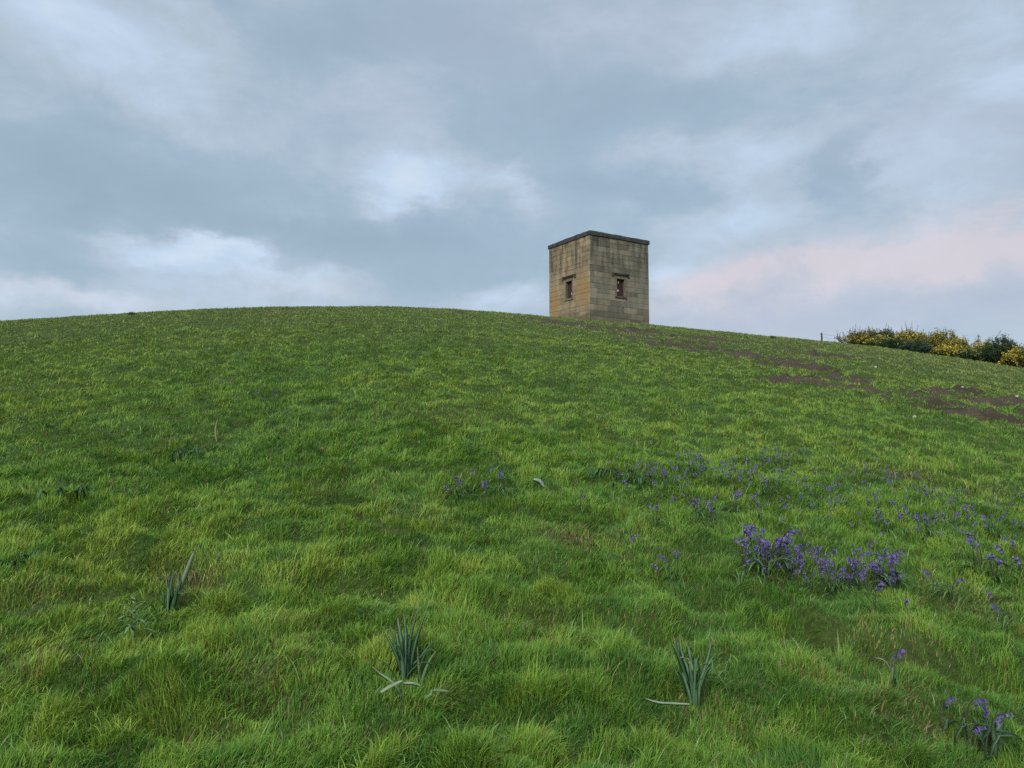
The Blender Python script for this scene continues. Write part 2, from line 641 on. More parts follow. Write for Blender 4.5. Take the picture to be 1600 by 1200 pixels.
sets = [
    grass_blades(620000, 1.7, 7.0, 1.35, (0, 43), 3, lambda r: 0.0031 * np.maximum(1, r / 3.5) ** 0.75, lambda r: 0.060 + 0 * r, 1),
    grass_blades(600000, 6.6, 20.0, 1.5, (0, 41), 2, lambda r: 0.0034 * (r / 4) ** 0.82, lambda r: 0.058 - 0.003 * sstep(8, 20, r), 2),
    grass_blades(420000, 19.0, 62.0, 1.6, (0, 40), 2, lambda r: 0.0038 * (r / 4) ** 0.88, lambda r: 0.064 + 0.02 * sstep(25, 55, r), 3),
    # the margins beyond the frame, for a step to the side
    grass_blades(120000, 0.9, 7.0, 1.2, (42, 80), 2, lambda r: 0.0060 + 0 * r, lambda r: 0.066 + 0 * r, 4),
    grass_blades(150000, 6.6, 60.0, 1.55, (39, 66), 2, lambda r: 0.0062 * (r / 4) ** 0.85, lambda r: 0.066 + 0.01 * sstep(25, 55, r), 5),
    grass_blades(30000, 0.5, 1.75, 0.6, (0, 43), 2, lambda r: 0.005 + 0 * r, lambda r: 0.066 + 0 * r, 6),
]
V, FL, CC = merge(sets)
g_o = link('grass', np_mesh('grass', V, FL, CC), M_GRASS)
tag(g_o, 'long uneven meadow grass covering the hill', 'grass', None, 'stuff')
del sets, V, FL, CC


# ------------------------------------------------------------------ strap leaves (daffodils, weeds, lone blades)
def ribbon(mb, pts, width, colr, fold=0.25, side=None, n=9, tip=0.35, base_w=0.8):
    """tapering strap leaf with a keel along a smoothed polyline"""
    P = [Vector(p) for p in pts]
    out = []
    m = len(P) - 1
    for i in range(n + 1):
        u = i / n * m
        k = min(int(u), m - 1)
        f = u - k
        p0, p1, p2, p3 = P[max(k - 1, 0)], P[k], P[k + 1], P[min(k + 2, m)]
        out.append(0.5 * ((2 * p1) + (p2 - p0) * f + (2 * p0 - 5 * p1 + 4 * p2 - p3) * f * f + (3 * p1 - p0 - 3 * p2 + p3) * f ** 3))
    vs, fs = [], []
    for i, p in enumerate(out):
        t = (out[min(i + 1, n)] - out[max(i - 1, 0)]).normalized()
        s = side if side is not None else Vector((1, 0, 0))
        s = (s - t * s.dot(t)).normalized()
        nn = t.cross(s)
        u = i / n
        w = width * 0.5 * (base_w + (1 - base_w) * min(u * 3, 1)) * (1 if u < 1 - tip else max(0.06, math.sqrt((1 - u) / tip)))
        th = 0.0008
        vs += [p - s * w + nn * w * fold, p - nn * w * fold * 0.4, p + s * w + nn * w * fold,
               p - nn * (w * fold * 0.4 + th * 2)]
    for i in range(n):
        a, b = i * 4, i * 4 + 4
        fs += [(a, a + 1, b + 1, b), (a + 1, a + 2, b + 2, b + 1), (a + 2, a + 3, b + 3, b + 2), (a + 3, a, b, b + 3)]
    fs.append((n * 4, n * 4 + 1, n * 4 + 2, n * 4 + 3))
    mb.add(vs, fs, colr)


DK = (0.060, 0.135, 0.062)
MD = (0.090, 0.180, 0.085)
PL = (0.16, 0.25, 0.11)
WH = (0.24, 0.31, 0.19)


def daffodil(base_px, leaves, label, origin, sc):
    b = spot(*base_px)
    root = empty('daffodil_clump', b)
    tag(root, label, 'plant', 'flowerless daffodil clumps in the near grass')
    depth = b.y
    for i, (pts, w, c, lean) in enumerate(leaves):
        P = []
        m = len(pts) - 1
        for k, (u, v) in enumerate(pts):
            px, py = u / sc + origin[0], v / sc + origin[1]
            dy = (lean if lean < -0.1 else lean * (k / m)) + random.uniform(-0.012, 0.012)
            d = ray(px, py)
            t = (depth + dy + 0.02 * math.sin(i * 2.1)) / d[1]
            P.append(Vector(d * t) - b)
        if lean < 0.5 and pts[0][1] > pts[-1][1] + 120:
            P.insert(0, Vector((P[0].x * 0.75, P[0].y, min(P[0].z, 0) - 0.04)))
        mb = MB()
        ang = random.uniform(-0.7, 0.7)
        flat = abs(pts[0][1] - pts[-1][1]) < abs(pts[0][0] - pts[-1][0])
        side = Vector((0.1, 0.55, 0.8)) if flat else Vector((math.cos(ang), math.sin(ang), 0))
        ribbon(mb, P, w, c, fold=0.3, side=side)
        if i % 3 != 1:
            tc_ = (0.24, 0.22, 0.09)
            for q_ in range(1, 9):
                f_ = 0.75 if q_ <= 4 else 0.35
                mb.c[-q_] = tuple(u_ * (1 - f_) + v_ * f_ for u_, v_ in zip(mb.c[-q_], tc_))
        o = mb.build('leaf', M_LEAF, root, smooth=True)
        if c in (PL, WH):
            o['label'] = 'pale strap leaf among the dark ones'
    for i in range(7):
        h_, a_ = random.uniform(0.10, 0.21), random.uniform(0, 6.28)
        o_ = Vector((random.gauss(0, 0.018), random.gauss(0, 0.018), -0.04))
        d_ = Vector((math.cos(a_), math.sin(a_) * 0.6, 0)) * random.uniform(0.02, 0.09)
        dr_ = Vector((0, 0, -random.uniform(0.0, 0.05)))
        mb = MB()
        ribbon(mb, [o_, o_ + d_ * 0.3 + Vector((0, 0, h_ * 0.6)), o_ + d_ + Vector((0, 0, h_)), o_ + d_ * 1.7 + Vector((0, 0, h_)) + dr_], random.uniform(0.007, 0.012),
               random.choice([DK, MD, (0.075, 0.165, 0.06), PL]), fold=0.3, side=Vector((math.cos(a_ + 1.5), math.sin(a_ + 1.5), 0)))
        mb.build('leaf', M_LEAF, root, smooth=True)
    return root


daffodil((268, 962), [
    ([(540, 790), (545, 600), (520, 350)], 0.017, DK, 0.03),
    ([(560, 760), (590, 600), (585, 460)], 0.016, DK, -0.02),
    ([(580, 760), (620, 600), (660, 380)], 0.018, MD, 0.05),
    ([(600, 740), (655, 560), (690, 430)], 0.016, DK, 0.0),
    ([(600, 720), (690, 500), (770, 290), (822, 138)], 0.024, WH, 0.02),
    ([(545, 700), (550, 500), (545, 370)], 0.015, MD, 0.06),
    ([(600, 760), (640, 580), (660, 420), (615, 355)], 0.017, MD, 0.02),
    ([(570, 780), (565, 560), (610, 350)], 0.014, DK, 0.08),
    ([(590, 770), (625, 640), (645, 480)], 0.017, DK, -0.04),
], 'small daffodil clump on the left with one long pale leaf leaning right', (180, 840), 6.667)
daffodil((632, 1062), [
    ([(525, 820), (480, 640), (365, 395)], 0.014, DK, 0.04),
    ([(530, 800), (475, 600), (420, 340)], 0.012, MD, 0.08),
    ([(540, 780), (520, 500), (485, 270)], 0.019, MD, 0.05),
    ([(550, 780), (500, 560), (475, 420)], 0.017, MD, 0.00),
    ([(560, 780), (565, 550), (570, 330)], 0.018, MD, 0.06),
    ([(580, 780), (605, 480), (680, 165)], 0.015, DK, 0.10),
    ([(600, 780), (655, 500), (760, 190)], 0.015, DK, 0.04),
    ([(610, 740), (690, 650), (760, 560), (830, 480)], 0.014, DK, 0.06),
    ([(555, 700), (560, 430), (545, 230)], 0.012, MD, 0.12),
    ([(545, 800), (530, 620), (520, 480)], 0.018, DK, -0.03),
    ([(690, 880), (680, 700), (672, 540)], 0.015, PL, -0.03),
    ([(700, 950), (740, 800), (795, 670), (850, 580)], 0.015, PL, -0.02),
    ([(695, 905), (620, 885), (530, 885)], 0.012, WH, -0.22),
    ([(330, 970), (430, 910), (535, 858)], 0.012, WH, -0.24),
    ([(515, 980), (420, 860), (330, 800), (245, 725)], 0.013, PL, -0.15),
    ([(740, 1030), (800, 985), (830, 950), (985, 962)], 0.012, PL, -0.28),
], 'middle daffodil clump with pale leaves bent down around its foot', (540, 920), 6.0)
daffodil((1083, 1102), [
    ([(720, 920), (640, 650), (545, 310)], 0.016, MD, 0.05),
    ([(725, 900), (650, 650), (575, 450), (540, 400)], 0.017, DK, 0.0),
    ([(735, 880), (690, 640), (630, 480), (610, 310)], 0.015, MD, 0.08),
    ([(740, 860), (735, 640), (700, 545), (610, 522)], 0.016, PL, -0.02),
    ([(745, 880), (735, 700), (755, 500)], 0.016, DK, 0.03),
    ([(760, 900), (735, 640), (660, 360)], 0.016, MD, 0.06),
    ([(770, 880), (790, 700), (810, 580)], 0.016, DK, 0.0),
    ([(780, 900), (830, 720), (888, 592), (835, 580)], 0.015, PL, -0.01),
    ([(800, 800), (870, 560), (910, 370)], 0.015, MD, 0.05),
    ([(775, 900), (760, 750), (690, 430), (735, 470)], 0.015, MD, 0.03),
    ([(790, 880), (860, 600), (890, 440), (898, 290)], 0.013, MD, 0.08),
    ([(750, 900), (720, 720), (700, 560)], 0.018, DK, 0.02),
    ([(702, 962), (560, 955), (410, 945), (275, 905)], 0.010, WH, -0.22),
], 'daffodil clump right of centre spreading into a wide V', (960, 940), 6.0)


def lone_leaf(name, pts_px, width, colr, label, cat, lift=0.0):
    b = spot(*pts_px[0])
    mb = MB()
    P = []
    for k, (px, py) in enumerate(pts_px):
        d = ray(px, py)
        t = (b.y + lift * k) / d[1]
        P.append(Vector(d * t) - b)
    P[0].z -= 0.02
    ribbon(mb, P, width, colr, fold=0.25, side=Vector((0.8, 0.4, 0.4)), base_w=0.5)
    o = mb.build(name, M_LEAF, None, smooth=True)
    o.location = b
    tag(o, label, cat)
    return o


lone_leaf('grass_stalk', [(340, 692), (337, 680), (337, 668), (340, 655)], 0.016, (0.36, 0.33, 0.17), 'tall pale dry stalk standing alone in the grass on the left', 'stalk')
lone_leaf('fallen_leaf', [(853, 760), (846, 755), (840, 751), (833, 749)], 0.030, (0.42, 0.50, 0.40), 'whitish fallen leaf lying mid slope near the centre', 'leaf', -0.02)
lone_leaf('bent_leaf', [(1395, 1052), (1388, 1040), (1378, 1030), (1366, 1028)], 0.006, (0.30, 0.38, 0.26), 'pale bent blade by the grassy step at lower right', 'leaf')


def weed(px, py, label, s=1.0):
    b = spot(px, py)
    root = empty('weed', b)
    tag(root, label, 'plant')
    st = MB()
    H = 0.14 * s
    st.tube([(0, 0, -0.03), (0.004, 0, H * 0.5), (0.0, 0.004, H)], [0.003, 0.0025, 0.0015], 6, (0.11, 0.17, 0.05))
    st.build('stem', M_LEAF, root, True)
    lf = MB()
    for k in range(16):
        a = k * 2.4
        z = H * (0.25 + 0.75 * k / 15)
        l = (0.075 - 0.035 * k / 15) * s
        dx, dy = math.cos(a), math.sin(a)
        ribbon(lf, [(0, 0, z), (dx * l * 0.5, dy * l * 0.5, z + l * 0.28), (dx * l, dy * l, z + l * (0.05 + 0.02 * k))], 0.011 * s, (0.17, 0.26, 0.10),
               side=Vector((-dy, dx, 0)), n=5)
    lf.build('leaves', M_LEAF, root, True)


weed(208, 1010, 'pale leafy weed just below the left daffodil clump', 1.25)


def tuft(name, px, py, n, h, spread, cols, label, cat, width=0.006, droop=0.6, seed=0, group=None):
    """a clump of blades or leaves fanning out of one foot"""
    r = random.Random(500 + seed)
    b = spot(px, py)
    mb = MB()
    for k in range(n):
        a = r.uniform(0, 6.283)
        d = Vector((math.cos(a), math.sin(a), 0))
        o = Vector((r.gauss(0, spread), r.gauss(0, spread), -0.03))
        l = h * r.uniform(0.55, 1.1)
        out = l * r.uniform(0.15, droop)
        ribbon(mb, [Vector((0, 0, -0.10 - spread * 0.6)), o, o + d * out * 0.3 + Vector((0, 0, l * 0.6)), o + d * out + Vector((0, 0, l * (1 - 0.5 * out / l)))], width * r.uniform(0.7, 1.3),
               r.choice(cols), side=Vector((-d.y, d.x, 0)), n=6)
    o_ = mb.build(name, M_LEAF, None, True)
    o_.location = b
    tag(o_, label, cat, group)


RUSH = [(0.05, 0.075, 0.03), (0.07, 0.09, 0.035), (0.10, 0.10, 0.045)]
STRAW = [(0.26, 0.20, 0.11), (0.20, 0.16, 0.08), (0.30, 0.24, 0.14), (0.16, 0.17, 0.06)]
BROAD = [(0.040, 0.115, 0.035), (0.055, 0.14, 0.045), (0.07, 0.16, 0.05)]
tuft('rush_tuft', 207, 491, 40, 0.17, 0.10, RUSH, 'dark rush tuft breaking the left skyline', 'tuft', 0.03, 0.8, 1)
tuft('rush_tuft', 1207, 528, 30, 0.20, 0.06, RUSH, 'dark rush tuft on the skyline between tower and fence post', 'tuft', 0.03, 0.7, 3)
tuft('dead_tuft', 890, 846, 46, 0.11, 0.05, STRAW, 'straw coloured dead grass tuft near the middle of the slope', 'tuft', 0.005, 1.0, 4)
tuft('dead_tuft', 1408, 748, 40, 0.13, 0.10, STRAW, 'straw coloured dead grass tuft among the far right bluebells', 'tuft', 0.007, 1.1, 5)
tuft('dead_tuft', 300, 900, 40, 0.08, 0.07, STRAW, 'brown dead grass tuft just right of the left daffodil clump', 'tuft', 0.005, 1.2, 6)
tuft('dead_tuft', 1425, 1128, 24, 0.07, 0.05, STRAW, 'brown dead grass tuft left of the bottom right bluebells', 'tuft', 0.005, 1.1, 7)
tuft('dead_tuft', 1196, 905, 34, 0.09, 0.04, STRAW, 'dead grass tuft left of and below the bluebell drift', 'tuft', 0.005, 1.0, 8)
tuft('leafy_weed', 47, 882, 24, 0.12, 0.04, BROAD, 'dark broad leaved weed at the left edge of the grass', 'weed', 0.026, 0.9, 9)
tuft('leafy_weed', 110, 775, 30, 0.12, 0.07, BROAD, 'dark leafy weed patch on the left slope above the edge weed', 'weed', 0.026, 0.9, 10)
tuft('leafy_weed', 948, 742, 40, 0.11, 0.08, BROAD, 'dark leafy clump at the left end of the upslope bluebells', 'weed', 0.018, 0.9, 11)
tuft('leafy_weed', 985, 752, 40, 0.10, 0.08, BROAD, 'dark leafy clump just right of the first among upslope bluebells', 'weed', 0.018, 0.9, 12)
tuft('leafy_weed', 1530, 1150, 30, 0.12, 0.06, [(0.10, 0.17, 0.08), (0.07, 0.14, 0.06)], 'grey green leafy clump under the bottom right bluebells', 'weed', 0.016, 1.0, 13)
tuft('leafy_weed', 290, 712, 26, 0.12, 0.06, BROAD, 'dark spreading weed below and left of the tall dry stalk', 'weed', 0.014, 1.1, 14)


# ------------------------------------------------------------------ bluebells
def make_bluebell_meshes(seed):
    r = random.Random(seed)
    H = r.uniform(0.15, 0.21)
    bend = r.uniform(0.02, 0.06)
    pts = [Vector((0, 0, -0.03)), Vector((0.002, 0, H * 0.4)), Vector((bend * 0.3, 0, H * 0.75)), Vector((bend * 0.8, 0, H * 0.95)), Vector((bend * 1.5, 0, H))]
    st = MB()
    st.tube(pts, [0.0028, 0.0026, 0.0022, 0.0016, 0.001], 5, (0.075, 0.075, 0.075))
    fl = MB()
    nb = r.randint(5, 9)
    for k in range(nb):
        u = 0.60 + 0.40 * k / (nb - 1)
        i = min(int(u * 4), 3)
        p = pts[i].lerp(pts[i + 1], u * 4 - i)
        a = r.uniform(-1.6, 1.6)
        out = Vector((math.cos(a), math.sin(a), 0))
        s = 1.0 - 0.35 * k / nb
        top = p + out * 0.010 * s
        ax = (out * 0.55 + Vector((0, 0, -1))).normalized()
        e1 = ax.cross(Vector((0, 1, 0))).normalized()
        e2 = ax.cross(e1)
        cc = r.choice([(0.16, 0.115, 0.34), (0.13, 0.10, 0.31), (0.22, 0.16, 0.42), (0.115, 0.095, 0.25)])
        rings = [(0.0, 0.0025), (0.004, 0.006), (0.013, 0.0065), (0.019, 0.008), (0.021, 0.0125)]
        vs = []
        for d, q in rings:
            for j in range(6):
                an = j * math.pi / 3
                vs.append(top + ax * d * s * 0.85 + (e1 * math.cos(an) + e2 * math.sin(an)) * q * s * 0.78)
        fs = [(i2 * 6 + j, i2 * 6 + (j + 1) % 6, i2 * 6 + 6 + (j + 1) % 6, i2 * 6 + 6 + j) for i2 in range(4) for j in range(6)]
        fs.append((5, 4, 3, 2, 1, 0))
        fl.add(vs, fs, cc)
        fl.tube([p, top], 0.0009, 3, (0.09, 0.08, 0.16))
    lf = MB()
    for k in range(r.randint(3, 4)):
        a = r.uniform(0, 6.28)
        l = r.uniform(0.09, 0.15)
        d = Vector((math.cos(a), math.sin(a), 0))
        ribbon(lf, [(0, 0, -0.02), d * l * 0.35 + Vector((0, 0, l * 0.5)), d * l * 0.8 + Vector((0, 0, l * 0.55)), d * l * 1.1 + Vector((0, 0, l * 0.25))],
               0.011, r.choice([(0.055, 0.14, 0.035), (0.07, 0.165, 0.04), (0.11, 0.20, 0.06)]), side=Vector((-d.y, d.x, 0)), n=6)
    return st.mesh('bluebell_stem', True), fl.mesh('bluebell_flowers'), lf.mesh('bluebell_leaves', True)


BB = []
for k in range(7):
    s_, f_, l_ = make_bluebell_meshes(100 + k)
    s_.materials.append(M_LEAF)
    f_.materials.append(M_PETAL)
    l_.materials.append(M_LEAF)
    BB.append((s_, f_, l_))
BBN = [0]


def bluebell(px, py, label, group, scale=1.0, foot=True):
    """px, py: where its foot is on the hill"""
    b = spot(px, py)
    root = empty('bluebell', b, random.uniform(0, 6.28))
    s = scale * random.uniform(0.82, 1.12)
    root.scale = (s, s, s)
    root.rotation_euler = (random.uniform(-.12, .12), random.uniform(-.12, .12), random.uniform(0, 6.28))
    tag(root, label, 'flower', group)
    st, fl, lf = random.choice(BB)
    link('stem', st, None, root)
    link('flowers', fl, None, root)
    if foot:
        link('leaves', lf, None, root)
    BBN[0] += 1
    return root


def in_poly_line(pts, spread):
    k = random.uniform(0, len(pts) - 1.001)
    i = int(k)
    f = k - i
    x = pts[i][0] * (1 - f) + pts[i + 1][0] * f
    y = pts[i][1] * (1 - f) + pts[i + 1][1] * f
    return x + random.gauss(0, spread[0]), y + random.gauss(0, spread[1])


# the dense drift
for k in range(110):
    x, y = in_poly_line([(1185, 886), (1230, 893), (1270, 905), (1320, 913), (1365, 922), (1390, 926)], (14, 13))
    bluebell(x, y, 'violet bluebell in the dense drift at right', 'bluebells of the dense drift', 0.64, foot=(k % 3 == 0))
for k in range(16):
    x, y = in_poly_line([(1165, 880), (1200, 885), (1225, 893)], (14, 9))
    bluebell(x, y, 'bluebell at the loose left end of the dense drift', 'bluebells at the left end of the drift')
for k in range(9):
    x, y = in_poly_line([(1385, 915), (1395, 925), (1400, 930)], (8, 6))
    bluebell(x, y, 'bluebell in the tight knot at the right end of the dense drift', 'bluebells in the knot beside the drift')
# scattered up the slope
for k in range(46):
    x, y = in_poly_line([(1010, 762), (1060, 758), (1100, 752), (1150, 752), (1190, 757)], (32, 13))
    bluebell(x, y, 'small bluebell scattered upslope of the dense drift', 'bluebells scattered upslope', 0.68)
for k in range(8):
    x, y = in_poly_line([(1215, 730), (1240, 728)], (12, 5))
    bluebell(x, y, 'bluebell in the highest small cluster above the drift', 'bluebells of the highest cluster', 0.68)
for k in range(16):
    x, y = in_poly_line([(1030, 812), (1100, 812), (1165, 812), (1200, 818)], (22, 9))
    bluebell(x, y, 'bluebell between the dense drift and the upslope scatter', 'bluebells between drift and scatter', 0.75)
for k in range(30):
    x, y = in_poly_line([(1300, 770), (1370, 768), (1440, 782), (1530, 792), (1600, 800)], (35, 14))
    bluebell(x, y, 'faint bluebell in the far scatter near the right edge', 'bluebells of the far right scatter', 0.6)
for k in range(24):
    x, y = in_poly_line([(1370, 842), (1430, 830), (1480, 832), (1520, 835), (1570, 845)], (30, 11))
    bluebell(x, y, 'bluebell in the loose band right of and above the drift', 'bluebells of the right hand band', 0.72)
for k in range(10):
    x, y = in_poly_line([(1530, 895), (1560, 905), (1600, 915)], (14, 12))
    bluebell(x, y, 'bluebell near the right edge level with the drift', 'bluebells at the right edge')
for (x, y) in [(712, 776), (706, 785), (717, 780)]:
    bluebell(x, y, 'bluebell in the small tuft left of centre', 'bluebells of the centre tuft', 0.8)
for (x, y, l) in [
    (736, 772, 'bluebell just right of the small centre tuft'), (763, 764, 'tallest single bluebell of the centre group'),
    (777, 776, 'bluebell near the whitish fallen leaf, left of it'), (790, 778, 'bluebell closest to the whitish fallen leaf'),
    (757, 792, 'lowest bluebell of the small centre group'), (908, 806, 'lone bluebell below and right of the whitish leaf'),
    (978, 884, 'lone dark bluebell right of the dead grass tuft'), (1022, 824, 'lone bluebell midway up below the upslope scatter'),
    (1046, 908, 'pale bluebell standing above three others in short grass'), (1060, 912, 'dark bluebell right of the pale one in short grass'),
    (1030, 914, 'bluebell left of the pale one in short grass'), (1156, 918, 'lone bluebell just below left end of the drift'),
    (1368, 965, 'lone bluebell in the grass below the drift'), (1458, 932, 'bluebell right of the drift, nearer one of a pair'),
    (1486, 940, 'bluebell right of the drift, farther one of a pair'), (1560, 972, 'higher of two lone bluebells in the brown grass at right'),
    (1566, 985, 'lower of two lone bluebells in the brown grass at right'), (1394, 1078, 'lone dark bluebell at the grassy step'),
    (1470, 1140, 'bright single bluebell nearest the bottom right corner'), (1508, 1142, 'dark narrow bluebell beside the bright one at bottom right'),
    (1546, 1165, 'pale bluebell in the bottom right corner leaves'), (1512, 1185, 'drooping bluebell low in the bottom right leaves'),
    (1540, 1196, 'lowest bluebell in the bottom right corner'), (1417, 968, 'faint lone bluebell below the right hand drift end'),
    (428, 632, 'bluebell high on the left of the hill, upper of two'), (410, 634, 'bluebell high on the left of the hill, lower of two'),
]:
    bluebell(x, y, l, None, 0.8, foot=(y < 1120))


# the haze of tiny far flowers among the grass, more than anyone could count
hz_v, hz_f, hz_c, off = [], [], [], 0
gq = np.random.default_rng(77)
proto = []
for s_, f_, l_ in BB[:4]:
    vv = np.empty(len(f_.vertices) * 3, dtype=np.float32)
    f_.vertices.foreach_get('co', vv)
    cc_ = np.empty(len(f_.vertices) * 4, dtype=np.float32)
    f_.color_attributes['tint'].data.foreach_get('color', cc_)
    proto.append((vv.reshape(-1, 3), [tuple(p.vertices) for p in f_.polygons], cc_.reshape(-1, 4)[:, :3]))
for k in range(190):
    if k % 5 < 2:
        px, py = in_poly_line([(960, 752), (1060, 745), (1160, 748), (1250, 755), (1340, 765)], (40, 20))
    else:
        px, py = in_poly_line([(1200, 775), (1300, 795), (1400, 800), (1500, 810), (1620, 830)], (45, 26))
    b = spot(px, py)
    v_, f_, c_ = proto[k % 4]
    sc_, an = gq.uniform(0.40, 0.56), gq.uniform(0, 6.28)
    ca, sa = math.cos(an), math.sin(an)
    q = np.stack([v_[:, 0] * ca - v_[:, 1] * sa, v_[:, 0] * sa + v_[:, 1] * ca, v_[:, 2]], 1) * sc_ + np.array(b)
    hz_v.append(q)
    hz_f += [tuple(i + off for i in f) for f in f_]
    hz_c.append(c_ * 0.75 + np.array([0.05, 0.06, 0.06]))
    off += len(v_)
me_ = bpy.data.meshes.new('bluebell_scatter')
me_.from_pydata(np.concatenate(hz_v).tolist(), [], hz_f)
at_ = me_.color_attributes.new('tint', 'FLOAT_COLOR', 'POINT')
c4_ = np.ones((off, 4), dtype=np.float32)
c4_[:, :3] = np.concatenate(hz_c)
at_.data.foreach_set('color', c4_.ravel())
tag(link('bluebell_scatter', me_, M_PETAL), 'haze of tiny bluebells in the grass upslope', 'flowers', None, 'stuff')


# ------------------------------------------------------------------ tower
TH = RAD(32.0)
f_d = ray(921, 359)
FR = Vector((f_d[0], f_d[1], f_d[2])) * (48.0 / f_d[1])          # roof front corner
WR, WL = 5.02, 4.60                                              # roof slab sides, right-hand and left-hand face
tower = empty('stone_tower', (FR.x, FR.y, 0))
TZ = FR.z
base_z = min(gz(FR.x + a * math.cos(TH) - b * math.sin(TH), FR.y + a * math.sin(TH) + b * math.cos(TH)) for a in (0, WR) for b in (0, WL)) - 0.35
tower.location = (FR.x, FR.y, base_z)
tower.rotation_euler = (0, 0, TH)
tag(tower, 'square windowed sandstone tower with flat dark roof on the hill brow', 'tower')
HT = TZ - base_z                                                  # height from buried foot to roof top
OV = 0.055                                                        # overhang of the roof slab
SL = 0.30                                                         # slab thickness
hg = gz(FR.x, FR.y) - base_z                                      # ground at the front corner
wall_h = HT - SL


def stone_material():
    m, t = mat('weathered_sandstone')
    tc = t.n('ShaderNodeTexCoord')
    v = tc.outputs['Object']
    at = t.n('ShaderNodeAttribute', attribute_name='tint')
    c = at.outputs['Color']
    sx = t.n('ShaderNodeSeparateXYZ')
    t.set(sx.inputs[0], v)
    n0 = t.noise(v, 0.7, 4, 0.6)
    n1 = t.noise(v, 2.2, 5, 0.65)
    n2 = t.noise(v, 14, 5, 0.7)
    # streaks run down the wall
    mp = t.n('ShaderNodeMapping')
    mp.inputs['Scale'].default_value = (3.0, 3.0, 0.45)
    t.set(mp.inputs[0], v)
    n3 = t.noise(mp.outputs[0], 1.0, 4, 0.6)
    c = t.mix(t.math('MULTIPLY', t.rng(n2, 0.35, 0.7), 0.40), c, (0.10, 0.085, 0.055))
    # grey green grime, more of it high up
    hi = t.rng(sx.outputs[2], 2.2, 5.2)
    g = t.math('MULTIPLY', t.rng(t.math('ADD', t.math('MULTIPLY', n3, 0.7), t.math('MULTIPLY', n1, 0.3)), 0.38, 0.66), t.math('ADD', 0.35, t.math('MULTIPLY', hi, 0.55)))
    c = t.mix(g, c, (0.070, 0.061, 0.044))
    c = t.mix(t.math('MULTIPLY', t.rng(n0, 0.55, 0.75), 0.45), c, (0.06, 0.056, 0.042))
    # rubbed orange bare sandstone on the left-hand face by the corner (local x ~ 0 face)
    lf = t.rng(sx.outputs[0], 0.16, 0.05)
    dy = t.math('POWER', t.math('DIVIDE', t.math('SUBTRACT', sx.outputs[1], 0.75), 0.8), 2.0)
    dz = t.math('POWER', t.math('DIVIDE', t.math('SUBTRACT', sx.outputs[2], 2.5), 1.35), 2.0)
    patch = t.math('EXPONENT', t.math('MULTIPLY', t.math('ADD', dy, dz), -1.0))
    dy2 = t.math('POWER', t.math('DIVIDE', t.math('SUBTRACT', sx.outputs[1], 3.9), 0.7), 2.0)
    dz2 = t.math('POWER', t.math('DIVIDE', t.math('SUBTRACT', sx.outputs[2], 2.0), 1.6), 2.0)
    patch2 = t.math('EXPONENT', t.math('MULTIPLY', t.math('ADD', dy2, dz2), -1.0))
    pm = t.math('MULTIPLY', t.math('MULTIPLY', t.rng(t.math('ADD', t.math('MAXIMUM', patch, t.math('MULTIPLY', patch2, 0.85)), t.math('MULTIPLY', t.math('SUBTRACT', n1, 0.5), 0.9)), 0.22, 0.75), lf), 0.85)
    c = t.mix(pm, c, t.mix(n2, (0.34, 0.225, 0.105), (0.27, 0.175, 0.085)))
    # pale lichen and bare scars, dark runs below the roof
    n4 = t.noise(v, 5.5, 6, 0.72)
    c = t.mix(t.math('MULTIPLY', t.rng(n4, 0.60, 0.70), 0.45), c, (0.27, 0.235, 0.16))
    run = t.math('MULTIPLY', t.rng(n3, 0.50, 0.68), t.rng(sx.outputs[2], 3.6, 6.2))
    c = t.mix(t.math('MULTIPLY', run, 0.48), c, (0.045, 0.040, 0.032))
    foot = t.rng(t.math('ADD', sx.outputs[2], t.math('MULTIPLY', n1, 0.9)), 1.9, 1.2)
    c = t.mix(t.math('MULTIPLY', foot, 0.35), c, (0.075, 0.08, 0.045))
    p = t.n('ShaderNodeBsdfPrincipled')
    t.set(p.inputs['Base Color'], c)
    p.inputs['Roughness'].default_value = 0.93
    p.inputs['Specular IOR Level'].default_value = 0.15
    b = t.n('ShaderNodeBump')
    b.inputs['Strength'].default_value = 0.6
    b.inputs['Distance'].default_value = 0.03
    t.set(b.inputs['Height'], t.math('ADD', n2, n1))
    t.set(p.inputs['Normal'], b.outputs[0])
    o = t.n('ShaderNodeOutputMaterial')
    t.t.links.new(p.outputs[0], o.inputs[0])
    return m


M_STONE = stone_material()
M_JOINT = solid('mortar', (0.045, 0.040, 0.028), (0.075, 0.065, 0.045), 6, 0.95, 0.3)
M_ROOF = solid('dark_roof_stone', (0.030, 0.031, 0.034), (0.070, 0.068, 0.066), 3, 0.9, 0.5)
M_DARK = solid('dark_hood_stone', (0.045, 0.04, 0.033), (0.10, 0.085, 0.06), 5, 0.9, 0.4)
M_TRIM = solid('window_stone', (0.125, 0.105, 0.070), (0.185, 0.155, 0.10), 4, 0.9, 0.4)
M_BOARD = solid('maroon_board', (0.030, 0.014, 0.015), (0.060, 0.024, 0.024), 7, 0.7, 0.2)
M_SIGN = solid('white_notice', (0.62, 0.62, 0.64), (0.75, 0.75, 0.77), 9, 0.6)

x0, x1, y0, y1 = OV, WR - OV, OV, WL - OV
DJ = 0.02           # depth of the joints


def px_on_face(px, py, face):
    """local (along, z) of a picture point on the right-hand ('r') or left-hand ('l') wall face"""
    d = Vector(ray(px, py))
    R = Matrix.Rotation(-TH, 3, 'Z')
    o = R @ (Vector((0, 0, 0)) - tower.location)
    dl = R @ d
    t = (y0 - o.y) / dl.y if face == 'r' else (x0 - o.x) / dl.x
    p = o + dl * t
    return (p.x if face == 'r' else p.y), p.z


